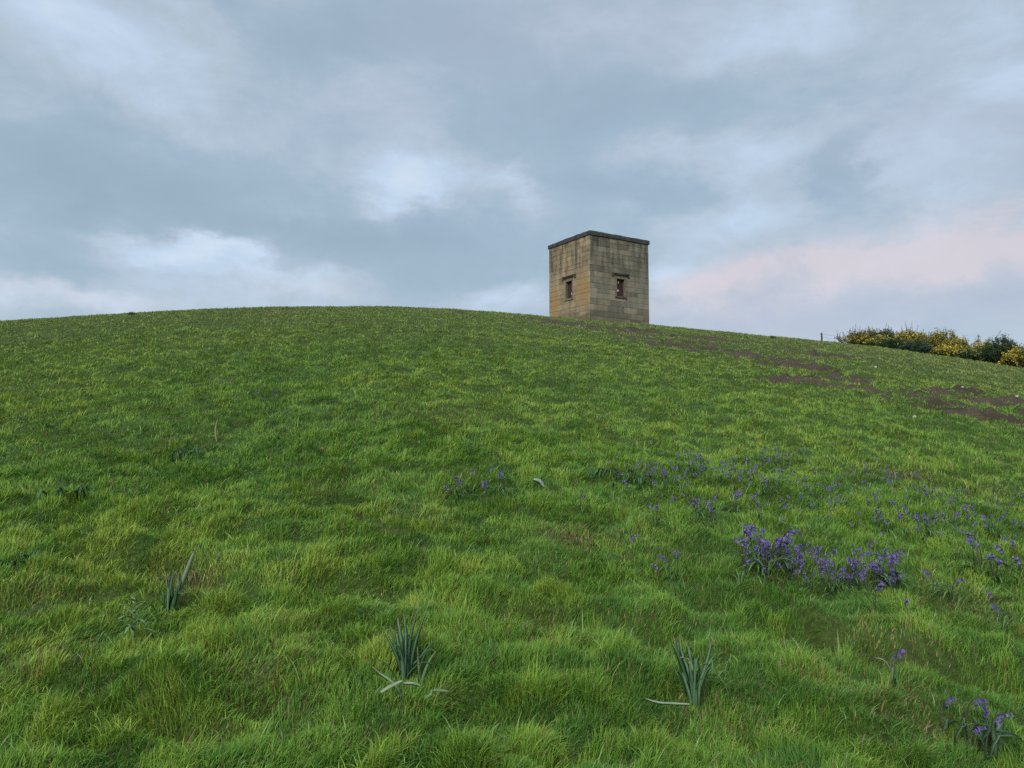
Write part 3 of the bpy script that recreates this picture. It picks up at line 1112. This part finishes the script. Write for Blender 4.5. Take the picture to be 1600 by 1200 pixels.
wr_a = px_on_face(964, 435.5, 'r')
wr_b = px_on_face(976, 464, 'r')
wl_a = px_on_face(893.5, 438.5, 'l')
wl_b = px_on_face(884.5, 467.5, 'l')
OPEN = {'r': (min(wr_a[0], wr_b[0]), max(wr_a[0], wr_b[0]), wr_b[1], wr_a[1]),
        'l': (min(wl_a[0], wl_b[0]), max(wl_a[0], wl_b[0]), wl_b[1], wl_a[1])}
print('openings', OPEN, 'tower h', HT, 'ground', hg)


def face_pt(face, a, dpt, z):
    """a along, dpt outward from the outer plane (+ out), z"""
    if face == 'r':
        return (a, y0 - dpt, z)
    if face == 'l':
        return (x0 - dpt, a, z)
    if face == 'b':
        return (a, y1 + dpt, z)
    return (x1 + dpt, a, z)


def face_box(mb, face, a0, a1, d0, d1, z0, z1, col=None, cham=0.0):
    """box on a face from depth d0 (in) to d1 (out)"""
    c = cham
    vs = [face_pt(face, *q) for q in ((a0, d0, z0), (a1, d0, z0), (a1, d0, z1), (a0, d0, z1),
                                      (a0, d1 - c, z0), (a1, d1 - c, z0), (a1, d1 - c, z1), (a0, d1 - c, z1),
                                      (a0 + c, d1, z0 + c), (a1 - c, d1, z0 + c), (a1 - c, d1, z1 - c), (a0 + c, d1, z1 - c))]
    fs = [(0, 1, 2, 3), (0, 1, 5, 4), (1, 2, 6, 5), (2, 3, 7, 6), (3, 0, 4, 7), (4, 5, 9, 8), (5, 6, 10, 9), (6, 7, 11, 10), (7, 4, 8, 11), (8, 9, 10, 11)]
    mb.add(vs, fs, col)


# wall: inner core pieces around the two openings, then the ashlar blocks
core = MB()
mj = (0.13, 0.11, 0.07)
TK = 0.55
for face, (lo, hi_) in (('r', (x0 + DJ, x1 - DJ)), ('l', (y0 + TK, y1 - DJ))):
    a0, a1, za, zb = OPEN[face]
    for q in ((lo, a0, 0, wall_h), (a1, hi_, 0, wall_h), (a0, a1, 0, za), (a0, a1, zb, wall_h)):
        face_box(core, face, q[0], q[1], -TK, -DJ, q[2], q[3], mj)
face_box(core, 'b', x0 + TK, x1 - DJ, -TK, -DJ, 0, wall_h, mj)
face_box(core, 's', y0 + TK, y1 - TK, -TK, -DJ, 0, wall_h, mj)
rs = random.Random(5)
zc = [0.0]
while zc[-1] < wall_h - 0.2:
    zc.append(zc[-1] + rs.uniform(0.27, 0.40))
zc[-1] = wall_h
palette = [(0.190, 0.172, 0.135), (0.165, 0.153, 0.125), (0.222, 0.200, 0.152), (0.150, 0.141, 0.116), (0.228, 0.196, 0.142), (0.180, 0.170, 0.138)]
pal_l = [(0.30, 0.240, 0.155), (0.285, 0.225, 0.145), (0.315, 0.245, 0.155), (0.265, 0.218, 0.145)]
for face, lo, hi_ in (('r', x0, x1), ('l', y0, y1), ('b', x0, x1), ('s', y0, y1)):
    for i in range(len(zc) - 1):
        z0, z1 = zc[i], zc[i + 1]
        if rs.random() < 0.5 and 0 < i < len(zc) - 2:
            z1 = z1
        a = lo
        first = True
        own = (i % 2 == 0) == (face in 'rb')
        l0 = lo if own else lo + DJ
        h0 = hi_ if own else hi_ - DJ
        a = l0
        while a < h0 - 0.02:
            w = rs.uniform(0.45, 1.1)
            if first:
                w = 0.62 if own else 0.33
                first = False
            b = a + w
            if h0 - b < 0.3:
                b = h0
            spans = [(a, b)]
            if face in OPEN:
                a0, a1, za, zb = OPEN[face]
                a0 -= 0.13
                a1 += 0.13
                za -= 0.14
                zb += 0.20
                if z1 > za and z0 < zb:
                    out = []
                    if a < a0:
                        out.append((a, min(b, a0)))
                    if b > a1:
                        out.append((max(a, a1), b))
                    # keep what lies above or below the surround
                    if min(b, a1) > max(a, a0):
                        if z1 > zb + 0.04:
                            out.append((max(a, a0), min(b, a1), zb, z1))
                        if z0 < za - 0.04:
                            out.append((max(a, a0), min(b, a1), z0, za))
                    spans = out
            for s in spans:
                sa, sb = s[0], s[1]
                sz0, sz1 = (s[2], s[3]) if len(s) > 2 else (z0, z1)
                if sb - sa < 0.03:
                    continue
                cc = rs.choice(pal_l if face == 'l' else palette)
                k = rs.uniform(0.92, 1.42)
                jn = 0.005
                face_box(core, face, sa + jn, sb - jn, -DJ - 0.02, rs.uniform(-0.006, 0.006), sz0 + jn, sz1 - jn, tuple(q * k for q in cc), 0.007)
            a = b
core.build('wall', M_STONE, tower)

# roof slab: two stones deep, chipped along its edges
rf = MB()
zr0, zr1 = wall_h, HT
step = 14
rr = random.Random(3)
ring = []
for k in range(step):
    ring.append((WR * k / step, 0))
for k in range(step):
    ring.append((WR, WL * k / step))
for k in range(step):
    ring.append((WR * (1 - k / step), WL))
for k in range(step):
    ring.append((0, WL * (1 - k / step)))
nr = len(ring)
vs = []
cxr, cyr = WR / 2, WL / 2
for lev, (zz, ins, jit) in enumerate(((zr0, 0.02, 0.004), (zr0 + 0.03, 0.0, 0.006), (zr1 - 0.05, 0.0, 0.008), (zr1, 0.03, 0.014))):
    for (a, b) in ring:
        da = (cxr - a) / abs(cxr - a) if abs(cxr - a) > 2.0 and (a in (0, WR)) else 0
        db = (cyr - b) / abs(cyr - b) if abs(cyr - b) > 1.8 and (b in (0, WL)) else 0
        dz = 0
        if lev == 3 and a == 0 and b > 3.3:
            dz = -rr.uniform(0.02, 0.10)
        vs.append((a + da * (ins + rr.uniform(-jit, jit)), b + db * (ins + rr.uniform(-jit, jit)), zz + (rr.uniform(-0.022, 0.012) if lev == 3 else 0) + dz))
vs.append((cxr, cyr, zr1 + 0.03))
fs = [(l * nr + k, l * nr + (k + 1) % nr, (l + 1) * nr + (k + 1) % nr, (l + 1) * nr + k) for l in range(3) for k in range(nr)]
fs += [(3 * nr + k, 3 * nr + (k + 1) % nr, 4 * nr) for k in range(nr)]
fs.append(tuple(range(nr))[::-1])
rf.add(vs, fs)
rf.build('roof', M_ROOF, tower)

for face in 'rl':
    a0, a1, za, zb = OPEN[face]
    win = MB()
    d1 = 0.012
    face_box(win, face, a0 - 0.122, a0 - 0.002, -0.20, d1, za, zb, None, 0.012)          # jambs
    face_box(win, face, a1 + 0.002, a1 + 0.122, -0.20, d1, za, zb, None, 0.012)
    face_box(win, face, a0 - 0.122, a1 + 0.122, -0.20, d1 + 0.002, zb + 0.002, zb + 0.19, None, 0.012)   # lintel
    w_o = win.build('window', M_TRIM, tower)
    sl = MB()
    face_box(sl, face, a0 - 0.16, a1 + 0.16, -0.25, 0.05, za - 0.13, za - 0.002, None, 0.012)
    sl.build('sill', M_DARK if face == 'r' else M_TRIM, w_o)
    hd = MB()
    hz = zb + 0.30
    face_box(hd, face, a0 - 0.44, a1 + 0.34, -0.02, 0.11, hz, hz + 0.08, None, 0.02)
    face_box(hd, face, a0 - 0.42, a1 + 0.32, -0.02, 0.09, hz - 0.06, hz - 0.001, None, 0.02)
    face_box(hd, face, a0 - 0.46, a0 - 0.32, -0.02, 0.11, hz - 0.16, hz - 0.061, None, 0.02)
    face_box(hd, face, a1 + 0.24, a1 + 0.36, -0.02, 0.11, hz - 0.13, hz - 0.061, None, 0.02)
    hd.build('hood_mould', M_DARK, w_o)
    bd = MB()
    nb = 3
    for k in range(nb):
        q0 = a0 + (a1 - a0) * k / nb
        q1 = a0 + (a1 - a0) * (k + 1) / nb
        face_box(bd, face, q0 + 0.004, q1 - 0.004, -0.22, -0.16 + 0.006 * (k % 2), za + 0.002, zb - 0.002, None, 0.006)
    face_box(bd, face, a0 + 0.002, a1 - 0.002, -0.26, -0.222, za + 0.004, zb - 0.004)
    bd.build('shutter', M_BOARD, w_o)
    sg = MB()
    if face == 'r':
        face_box(sg, face, a0 + 0.01, a0 + 0.25, -0.150, -0.135, za + 0.34, za + 0.45)
        face_box(sg, face, a0 + 0.20, a0 + 0.235, -0.150, -0.137, za + 0.85, za + 1.02)
    else:
        vs = [face_pt(face, a0 + 0.16 + 0.075 * math.cos(k * 0.5236), -0.135, za + 0.30 + 0.085 * math.sin(k * 0.5236)) for k in range(12)]
        vs += [face_pt(face, a0 + 0.16 + 0.075 * math.cos(k * 0.5236), -0.150, za + 0.30 + 0.085 * math.sin(k * 0.5236)) for k in range(12)]
        sg.add(vs, [tuple(range(12)), tuple(range(12, 24))[::-1]] + [(k, (k + 1) % 12, 12 + (k + 1) % 12, 12 + k) for k in range(12)])
    sg.build('notice', M_SIGN, w_o)

# worn footing stones and earth at the front corner
ft = MB()
rs2 = random.Random(9)
a = 0.0
for k in range(5):
    w = rs2.uniform(0.3, 0.5)
    h = hg + 0.58 - 0.06 * k
    face_box(ft, 'l', y0 - 0.06 + a + 0.006, y0 - 0.06 + a + w - 0.006, 0.014, 0.10 + rs2.uniform(-0.02, 0.03), 0, h, rs2.choice([(0.20, 0.165, 0.11), (0.23, 0.19, 0.13)]), 0.03)
    a += w
ft.build('footing', M_STONE, tower)


# ------------------------------------------------------------------ gorse
def bush(px, py, w, h, dens, col1, col2, flow, label, dist=None, spiky=0.5, name='gorse_bush', seed=0, twiggy=0.0, leafs=1.0):
    g = np.random.default_rng(1000 + seed)
    if dist is None:
        b = spot(px, py)
    else:
        d = ray(px, py)
        q = d / math.hypot(d[0], d[1]) * dist
        b = Vector((q[0], q[1], gz(q[0], q[1])))
    rr_ = math.hypot(b.x, b.y)
    W = 1.3 * w / F * rr_
    H = 0.88 * h / F * rr_
    root = empty(name, b)
    tag(root, label, 'bush', 'gorse bushes on the right skyline')
    ns = int(32 * dens)
    st = MB()
    lv, lc, fv, fc = [], [], [], []
    for k in range(ns):
        a = g.random() * 6.283
        rad = math.sqrt(g.random()) * 0.5 * W
        top = Vector((math.cos(a) * rad, math.sin(a) * rad * 0.8, 0))
        u = min(1, rad / (0.5 * W))
        th = H * (1 - 0.50 * u * u) * (0.62 + 0.46 * g.random())
        p0 = Vector((top.x * 0.35, top.y * 0.35, -0.1))
        p1 = Vector((top.x * 0.8, top.y * 0.8, th * 0.55))
        p2 = Vector((top.x, top.y, th))
        sr = 0.012 + 0.01 * g.random()
        st.tube([p0, p1, p2], [sr * 1.6, sr, sr * 0.35], 4)
        # side sprigs
        nsp = 9
        for s in range(nsp):
            f = 0.12 + 0.88 * g.random() ** 0.75
            q = p0.lerp(p1, f * 2) if f < 0.5 else p1.lerp(p2, f * 2 - 1)
            dd = Vector((g.normal(), g.normal(), 0.55 + spiky)).normalized()
            ln = (0.18 + 0.25 * g.random()) * (0.6 + 0.5 * H / 2.0)
            nl = int((13 if f > 0.3 else 8) * leafs)
            cl = np.array(col1) + (np.array(col2) - np.array(col1)) * g.random()
            cl = cl * (0.75 + 0.5 * g.random())
            fl_here = g.random() < 0.85 * flow * (0.35 + 0.9 * f)
            for j in range(nl):
                c = q + dd * ln * (j / nl) + Vector(g.normal(0, 0.05, 3))
                e1 = Vector(g.normal(0, 1, 3)).normalized()
                e2 = (Vector(g.normal(0, 1, 3)) + dd).normalized()
                s1 = 0.022 + 0.022 * g.random()
                s2 = 0.05 + 0.06 * g.random()
                tri = [c - e1 * s1, c + e1 * s1, c + e2 * s2]
                lv += tri
                cj = cl * (0.8 + 0.4 * g.random())
                lc += [cj] * 3
                if fl_here and j > nl * 0.15 and g.random() < 0.75:
                    c2 = c + Vector(g.normal(0, 0.03, 3)) + dd * 0.03
                    e3 = Vector(g.normal(0, 1, 3)).normalized()
                    e4 = Vector(g.normal(0, 1, 3)).normalized()
                    z = 0.03 + 0.03 * g.random()
                    fv += [c2 - e3 * z, c2 + e4 * z, c2 + e3 * z, c2 - e4 * z]
                    yc = np.array((0.56, 0.45, 0.05)) * (0.65 + 0.45 * g.random())
                    fc += [yc] * 4
        if g.random() < twiggy:
            tip = p2 + Vector((g.normal(0, 0.1), g.normal(0, 0.1), 0.25 + 0.35 * g.random()))
            st.tube([p2, tip], [0.014, 0.006], 4)
            for s in range(5):
                f = g.random()
                c = p2.lerp(tip, f)
                e2 = Vector(g.normal(0, 1, 3)).normalized()
                e1 = Vector(g.normal(0, 1, 3)).normalized()
                lv += [c - e1 * 0.02, c + e1 * 0.02, c + e2 * 0.10]
                lc += [np.array(col1)] * 3
    st.build('branches', M_BARK, root)
    V = np.array([tuple(v) for v in lv])
    link('foliage', np_mesh('foliage', V, [np.arange(len(V)).reshape(-1, 3)], np.array(lc)), M_FOLI, root)
    if fv:
        V = np.array([tuple(v) for v in fv])
        link('flowers', np_mesh('flowers', V, [np.arange(len(V)).reshape(-1, 4)], np.array(fc)), M_FOLI, root)
    return root


DG1, DG2 = (0.022, 0.050, 0.022), (0.045, 0.080, 0.030)
OL1, OL2 = (0.072, 0.092, 0.032), (0.135, 0.140, 0.050)
GR1, GR2 = (0.050, 0.070, 0.040), (0.090, 0.105, 0.060)
bush(1329, 537, 32, 21, 0.9, GR1, GR2, 0.0, 'sparse twiggy bush at the left end of the gorse row', 56, 0.2, 'twiggy_bush', 1, 0.7, 0.35)
bush(1350, 538, 42, 26, 1.9, OL1, (0.14, 0.115, 0.03), 0.28, 'ochre tinted gorse bush second from the left of the row', 55, 0.5, seed=2, twiggy=0.2)
bush(1384, 541, 48, 31, 2.3, DG1, DG2, 0.03, 'tall dark green gorse bush with hardly a flower, left half of row', 55.5, 0.9, seed=3, twiggy=0.35)
bush(1372, 544, 24, 17, 1.2, OL1, OL2, 0.40, 'small low gorse bush with yellow green top in front of the tall dark one', 53, 0.4, seed=4)
bush(1392, 546, 30, 18, 1.6, DG1, (0.035, 0.085, 0.030), 0.02, 'low round deep green bush at the foot of the tall dark one', 52, 0.4, seed=5)
bush(1422, 547, 44, 33, 2.2, OL1, OL2, 0.75, 'gorse bush crowned with bright yellow flowers, middle of the row', 55, 0.8, seed=6, twiggy=0.3)
bush(1415, 556, 24, 19, 1.1, (0.075, 0.06, 0.03), (0.10, 0.085, 0.04), 0.05, 'brownish low bush below the bright yellow crowned gorse', 52, 0.3, seed=7)
bush(1430, 560, 36, 18, 1.5, (0.022, 0.050, 0.030), (0.040, 0.075, 0.045), 0.0, 'blue green creeping bush lowest on the grass before the row', 50.5, 0.2, seed=8)
bush(1453, 554, 38, 36, 1.9, OL1, OL2, 0.22, 'olive gorse bush with upright shoots right of the bright yellow one', 55, 1.0, seed=9, twiggy=0.4)
bush(1482, 558, 40, 40, 1.9, OL1, OL2, 0.50, 'gorse bush with tall yellow flowering spikes, right half of the row', 55, 1.1, seed=10, twiggy=0.35)
bush(1478, 560, 40, 19, 1.7, OL1, OL2, 0.85, 'low gorse bush covered in yellow flowers at front of the row', 52, 0.4, seed=11)
bush(1506, 556, 26, 26, 0.8, GR1, OL2, 0.05, 'thin bare stemmed bush standing in the gap of the row', 56, 0.6, 'twiggy_bush', 12, 0.7, 0.4)
bush(1532, 564, 52, 36, 2.4, OL1, (0.13, 0.12, 0.035), 0.45, 'broad yellowish gorse bush left of the darkest bush', 54, 0.7, seed=13, twiggy=0.2)
bush(1518, 566, 34, 17, 1.4, DG1, DG2, 0.12, 'low dark gorse bush in front of the broad yellowish one', 51.5, 0.4, seed=14)
bush(1566, 577, 40, 43, 2.6, (0.016, 0.042, 0.016), (0.032, 0.066, 0.022), 0.01, 'darkest and tallest green bush near the right edge', 52, 0.8, seed=15, twiggy=0.3)
bush(1600, 582, 44, 32, 2.2, OL1, OL2, 0.75, 'yellow flowering gorse bush cut by the right edge', 50, 0.5, seed=16)
bush(1598, 572, 40, 28, 1.5, DG1, OL2, 0.05, 'grey green bush behind the yellow one at the right edge', 55, 0.7, seed=17, twiggy=0.4)


# ------------------------------------------------------------------ fence post and wire
def at_dist(px, dist):
    d = ray(px, 500)
    q = d / math.hypot(d[0], d[1]) * dist
    return Vector((q[0], q[1], gz(q[0], q[1])))


pb = at_dist(1283, 57)
p2 = at_dist(1345, 59.5)
ptop_d = ray(1283, 520)
ptop = ptop_d[2] / math.hypot(ptop_d[0], ptop_d[1]) * 57
fence = empty('wire_fence', pb)
tag(fence, 'thin dark fence post with wire on the skyline left of the gorse', 'fence')
hp = ptop - pb.z
mb = MB()
mb.tube([(0, 0, -0.3), (0.01, 0, hp * 0.5), (0, 0.0, hp - 0.03), (0, 0, hp)], [0.06, 0.06, 0.055, 0.035], 7)
mb.build('post', M_POST, fence)
q = p2 - pb
mb = MB()
mb.tube([q + Vector((0, 0, -0.3)), q + Vector((0, 0, hp * 0.97)), q + Vector((0, 0, hp))], [0.06, 0.055, 0.035], 7)
mb.build('post', M_POST, fence)
mb = MB()
for zz in (0.55, 0.85):
    mb.tube([Vector((0.03, -0.06, hp * zz)), q * 0.5 + Vector((0, -0.06, hp * zz - 0.05)), q + Vector((0, -0.06, hp * zz))], 0.006, 4)
mb.build('wire', M_WIRE, fence)


# ------------------------------------------------------------------ pale stones lying in the turf
for i, (px, py, s, l) in enumerate([
    (1160, 530, 0.07, 'small pale stone on the brow between tower and fence post'),
    (1368, 575, 0.06, 'small pale stone in the turf below the gorse row, left one'),
    (1504, 607, 0.05, 'small pale stone right of the worn earth top'),
    (1589, 621, 0.05, 'small pale stone near the right edge above the worn earth'),
    (1429, 653, 0.045, 'small pale stone just below the worn earth'),
    (905, 511, 0.07, 'small pale stone on bare ground at the foot of the tower'),
]):
    b = spot(px, py)
    mb = MB()
    rs3 = random.Random(40 + i)
    vs, fs = [], []
    nseg, nrg = 8, 5
    for a in range(nrg + 1):
        ph = math.pi * a / nrg
        for k in range(nseg):
            an = 2 * math.pi * k / nseg
            j = rs3.uniform(0.82, 1.12)
            vs.append((math.sin(ph) * math.cos(an) * s * 0.6 * j, math.sin(ph) * math.sin(an) * s * 0.45 * j, math.cos(ph) * s * 0.42 * j + s * 0.3))
    for a in range(nrg):
        for k in range(nseg):
            fs.append((a * nseg + k, (a + 1) * nseg + k, (a + 1) * nseg + (k + 1) % nseg, a * nseg + (k + 1) % nseg))
    mb.add(vs, fs)
    o = mb.build('stone', M_STONEBIT)
    o.location = b
    o.rotation_euler = (0, 0, rs3.uniform(0, 3))
    tag(o, l, 'stone', 'pale stones lying in the turf')


# ------------------------------------------------------------------ sky
SUN_EL, SUN_AZ = RAD(36), RAD(-158)        # behind the camera, to the left (azimuth from +Y towards +X)
w = bpy.data.worlds.new('World')
SC.world = w
w.use_nodes = True
t = NT(w.node_tree)
sky = t.n('ShaderNodeTexSky', sky_type='NISHITA')
sky.sun_disc = False
sky.sun_elevation = SUN_EL
sky.sun_rotation = SUN_AZ
sky.altitude = 150
tc = t.n('ShaderNodeTexCoord')
d = tc.outputs['Generated']
sx = t.n('ShaderNodeSeparateXYZ')
t.set(sx.inputs[0], d)
az = t.math('ARCTAN2', sx.outputs[0], sx.outputs[1])
el = t.math('ARCSINE', sx.outputs[2])
# warp so that every cloud edge is ragged
nzw = t.n('ShaderNodeTexNoise')
mpw = t.n('ShaderNodeMapping')
mpw.inputs['Scale'].default_value = (1, 1, 1.9)
t.set(mpw.inputs[0], d)
t.set(nzw.inputs['Vector'], mpw.outputs[0])
nzw.inputs['Scale'].default_value = 5.2
nzw.inputs['Detail'].default_value = 7
nzw.inputs['Roughness'].default_value = 0.62
sw = t.n('ShaderNodeSeparateColor')
t.set(sw.inputs[0], nzw.outputs['Color'])
azw = t.math('ADD', az, t.math('MULTIPLY', t.math('SUBTRACT', sw.outputs[0], 0.5), 0.25))
elw = t.math('ADD', el, t.math('MULTIPLY', t.math('SUBTRACT', sw.outputs[1], 0.5), 0.125))


def blob(px, py, sxp, syp, wgt, slope=0.0):
    a0, e0 = azel(px, py)
    da = t.math('SUBTRACT', azw, a0)
    de = t.math('SUBTRACT', t.math('SUBTRACT', elw, e0), t.math('MULTIPLY', da, slope))
    qa = t.math('DIVIDE', da, sxp / F)
    qe = t.math('DIVIDE', de, syp / F)
    s = t.math('ADD', t.math('MULTIPLY', qa, qa), t.math('MULTIPLY', qe, qe))
    return t.math('MULTIPLY', t.math('EXPONENT', t.math('MULTIPLY', s, -1.0)), wgt)


def total(items):
    acc = None
    for it in items:
        b = blob(*it)
        acc = b if acc is None else t.math('ADD', acc, b)
    return acc


light = total([
    (660, 288, 105, 40, 0.85), (600, 315, 90, 22, 0.4), (290, 388, 150, 26, 0.9, -0.10), (340, 388, 60, 14, 0.4), (420, 440, 170, 30, 0.55), (90, 470, 110, 18, 0.45),
    (230, 140, 120, 50, 0.45), (120, 20, 230, 45, 0.45), (1190, 60, 170, 55, 0.45), (1560, 110, 90, 60, 0.5),
    (440, 322, 50, 20, 0.45), (1100, 235, 190, 40, 0.35), (1180, 290, 90, 45, 0.4), (820, 305, 35, 40, 0.5),
    (1040, 425, 60, 40, 0.55), (800, 470, 70, 22, 0.6), (1450, 250, 90, 40, 0.35), (1100, 345, 150, 35, 0.3),
    (600, 140, 110, 40, 0.3),
])
dark = total([
    (200, 285, 300, 62, 0.80), (560, 375, 210, 42, 0.85), (480, 60, 100, 50, 0.45), (680, 90, 160, 70, 0.25),
    (980, 165, 190, 50, 0.55), (1345, 262, 34, 46, 0.75), (1050, 290, 170, 26, 0.5), (680, 440, 240, 36, 0.45),
    (60, 420, 90, 35, 0.3), (1000, 360, 90, 40, 0.35), (860, 240, 160, 60, 0.4), (740, 30, 200, 60, 0.2),
    (450, 425, 40, 18, 0.5), (1010, 448, 60, 14, 0.3),
])
pink = total([(1400, 402, 230, 38, 1.0, 0.08), (1130, 440, 130, 28, 0.7, 0.10), (1590, 385, 110, 42, 0.6), (100, 470, 120, 14, 0.35), (500, 462, 120, 14, 0.25)])
mauve = total([(1420, 490, 330, 42, 1.1), (800, 40, 260, 90, 0.5), (1480, 215, 160, 60, 0.45), (1100, 480, 110, 40, 0.6), (560, 190, 160, 40, 0.2)])
fine = t.noise(mpw.outputs[0], 7.5, 10, 0.66, dist=0.35)
broad = t.noise(mpw.outputs[0], 2.1, 5, 0.55)
bval = t.math('ADD', 0.46, t.math('MULTIPLY', t.math('SUBTRACT', light, dark), 0.48))
bval = t.math('ADD', bval, t.math('MULTIPLY', t.math('SUBTRACT', fine, 0.5), 0.68))
bval = t.math('ADD', bval, t.math('MULTIPLY', t.math('SUBTRACT', broad, 0.5), 0.35))


def s2l(r, g, b, k=1.0):
    f = lambda c: ((c / 255 + 0.055) / 1.055) ** 2.4 if c > 10 else c / 255 / 12.92
    return (f(r) * k, f(g) * k, f(b) * k, 1)


STR = 0.1
EXPO = 1.0
KC = 1 / STR / (2 ** EXPO)
bval = t.math('ADD', t.math('MULTIPLY', bval, 0.72), t.math('MULTIPLY', t.rng(bval, 0.18, 0.86), 0.30))
cloud = t.ramp(bval, [(0.0, s2l(152, 173, 190)), (0.30, s2l(163, 184, 201)), (0.52, s2l(180, 196, 211)), (0.78, s2l(195, 214, 234)), (1.0, s2l(216, 229, 243))])
sat = lambda v: t.math('MINIMUM', t.math('MAXIMUM', v, 0.0), 1.0)
cloud = t.mix(t.math('MULTIPLY', sat(mauve), 0.75), cloud, t.mix(bval, s2l(172, 180, 199), s2l(190, 196, 214)))
cloud = t.mix(t.math('MULTIPLY', sat(t.math('ADD', pink, t.math('MULTIPLY', t.math('MULTIPLY', pink, t.math('SUBTRACT', fine, 0.5)), 2.6))), 0.66), cloud, s2l(226, 210, 213))
cl = t.n('ShaderNodeVectorMath', operation='SCALE')
t.set(cl.inputs[0], cloud)
# an overcast sky is brightest overhead
zen = t.rng(el, RAD(28), RAD(75), 1.0, 3.2)
t.set(cl.inputs['Scale'], t.math('MULTIPLY', zen, KC))
mixed = t.mix(0.93, sky.outputs[0], cl.outputs[0])
bg = t.n('ShaderNodeBackground')
t.set(bg.inputs[0], mixed)
bg.inputs[1].default_value = STR
o = t.n('ShaderNodeOutputWorld')
t.t.links.new(bg.outputs[0], o.inputs[0])

sd = bpy.data.lights.new('sun', 'SUN')
sd.energy = 1.5
sd.angle = RAD(30)
sd.color = (1.0, 0.93, 0.82)
so = bpy.data.objects.new('sun', sd)
COL.objects.link(so)
dirv = Vector((math.sin(SUN_AZ) * math.cos(SUN_EL), math.cos(SUN_AZ) * math.cos(SUN_EL), math.sin(SUN_EL)))
so.rotation_euler = dirv.to_track_quat('Z', 'Y').to_euler()
so.location = dirv * 30

vs_ = SC.view_settings
vs_.view_transform = 'Standard'
vs_.look = 'None'
vs_.exposure = EXPO
vs_.gamma = 1.0
SC.render.engine = 'CYCLES'
SC.cycles.max_bounces = 5
SC.cycles.diffuse_bounces = 3
SC.cycles.glossy_bounces = 2
SC.cycles.transmission_bounces = 3
SC.cycles.use_denoising = False
SC.cycles.caustics_reflective = False
SC.cycles.caustics_refractive = False
SC.cycles.pixel_filter_type = 'BLACKMAN_HARRIS'
print('bluebells', BBN[0])
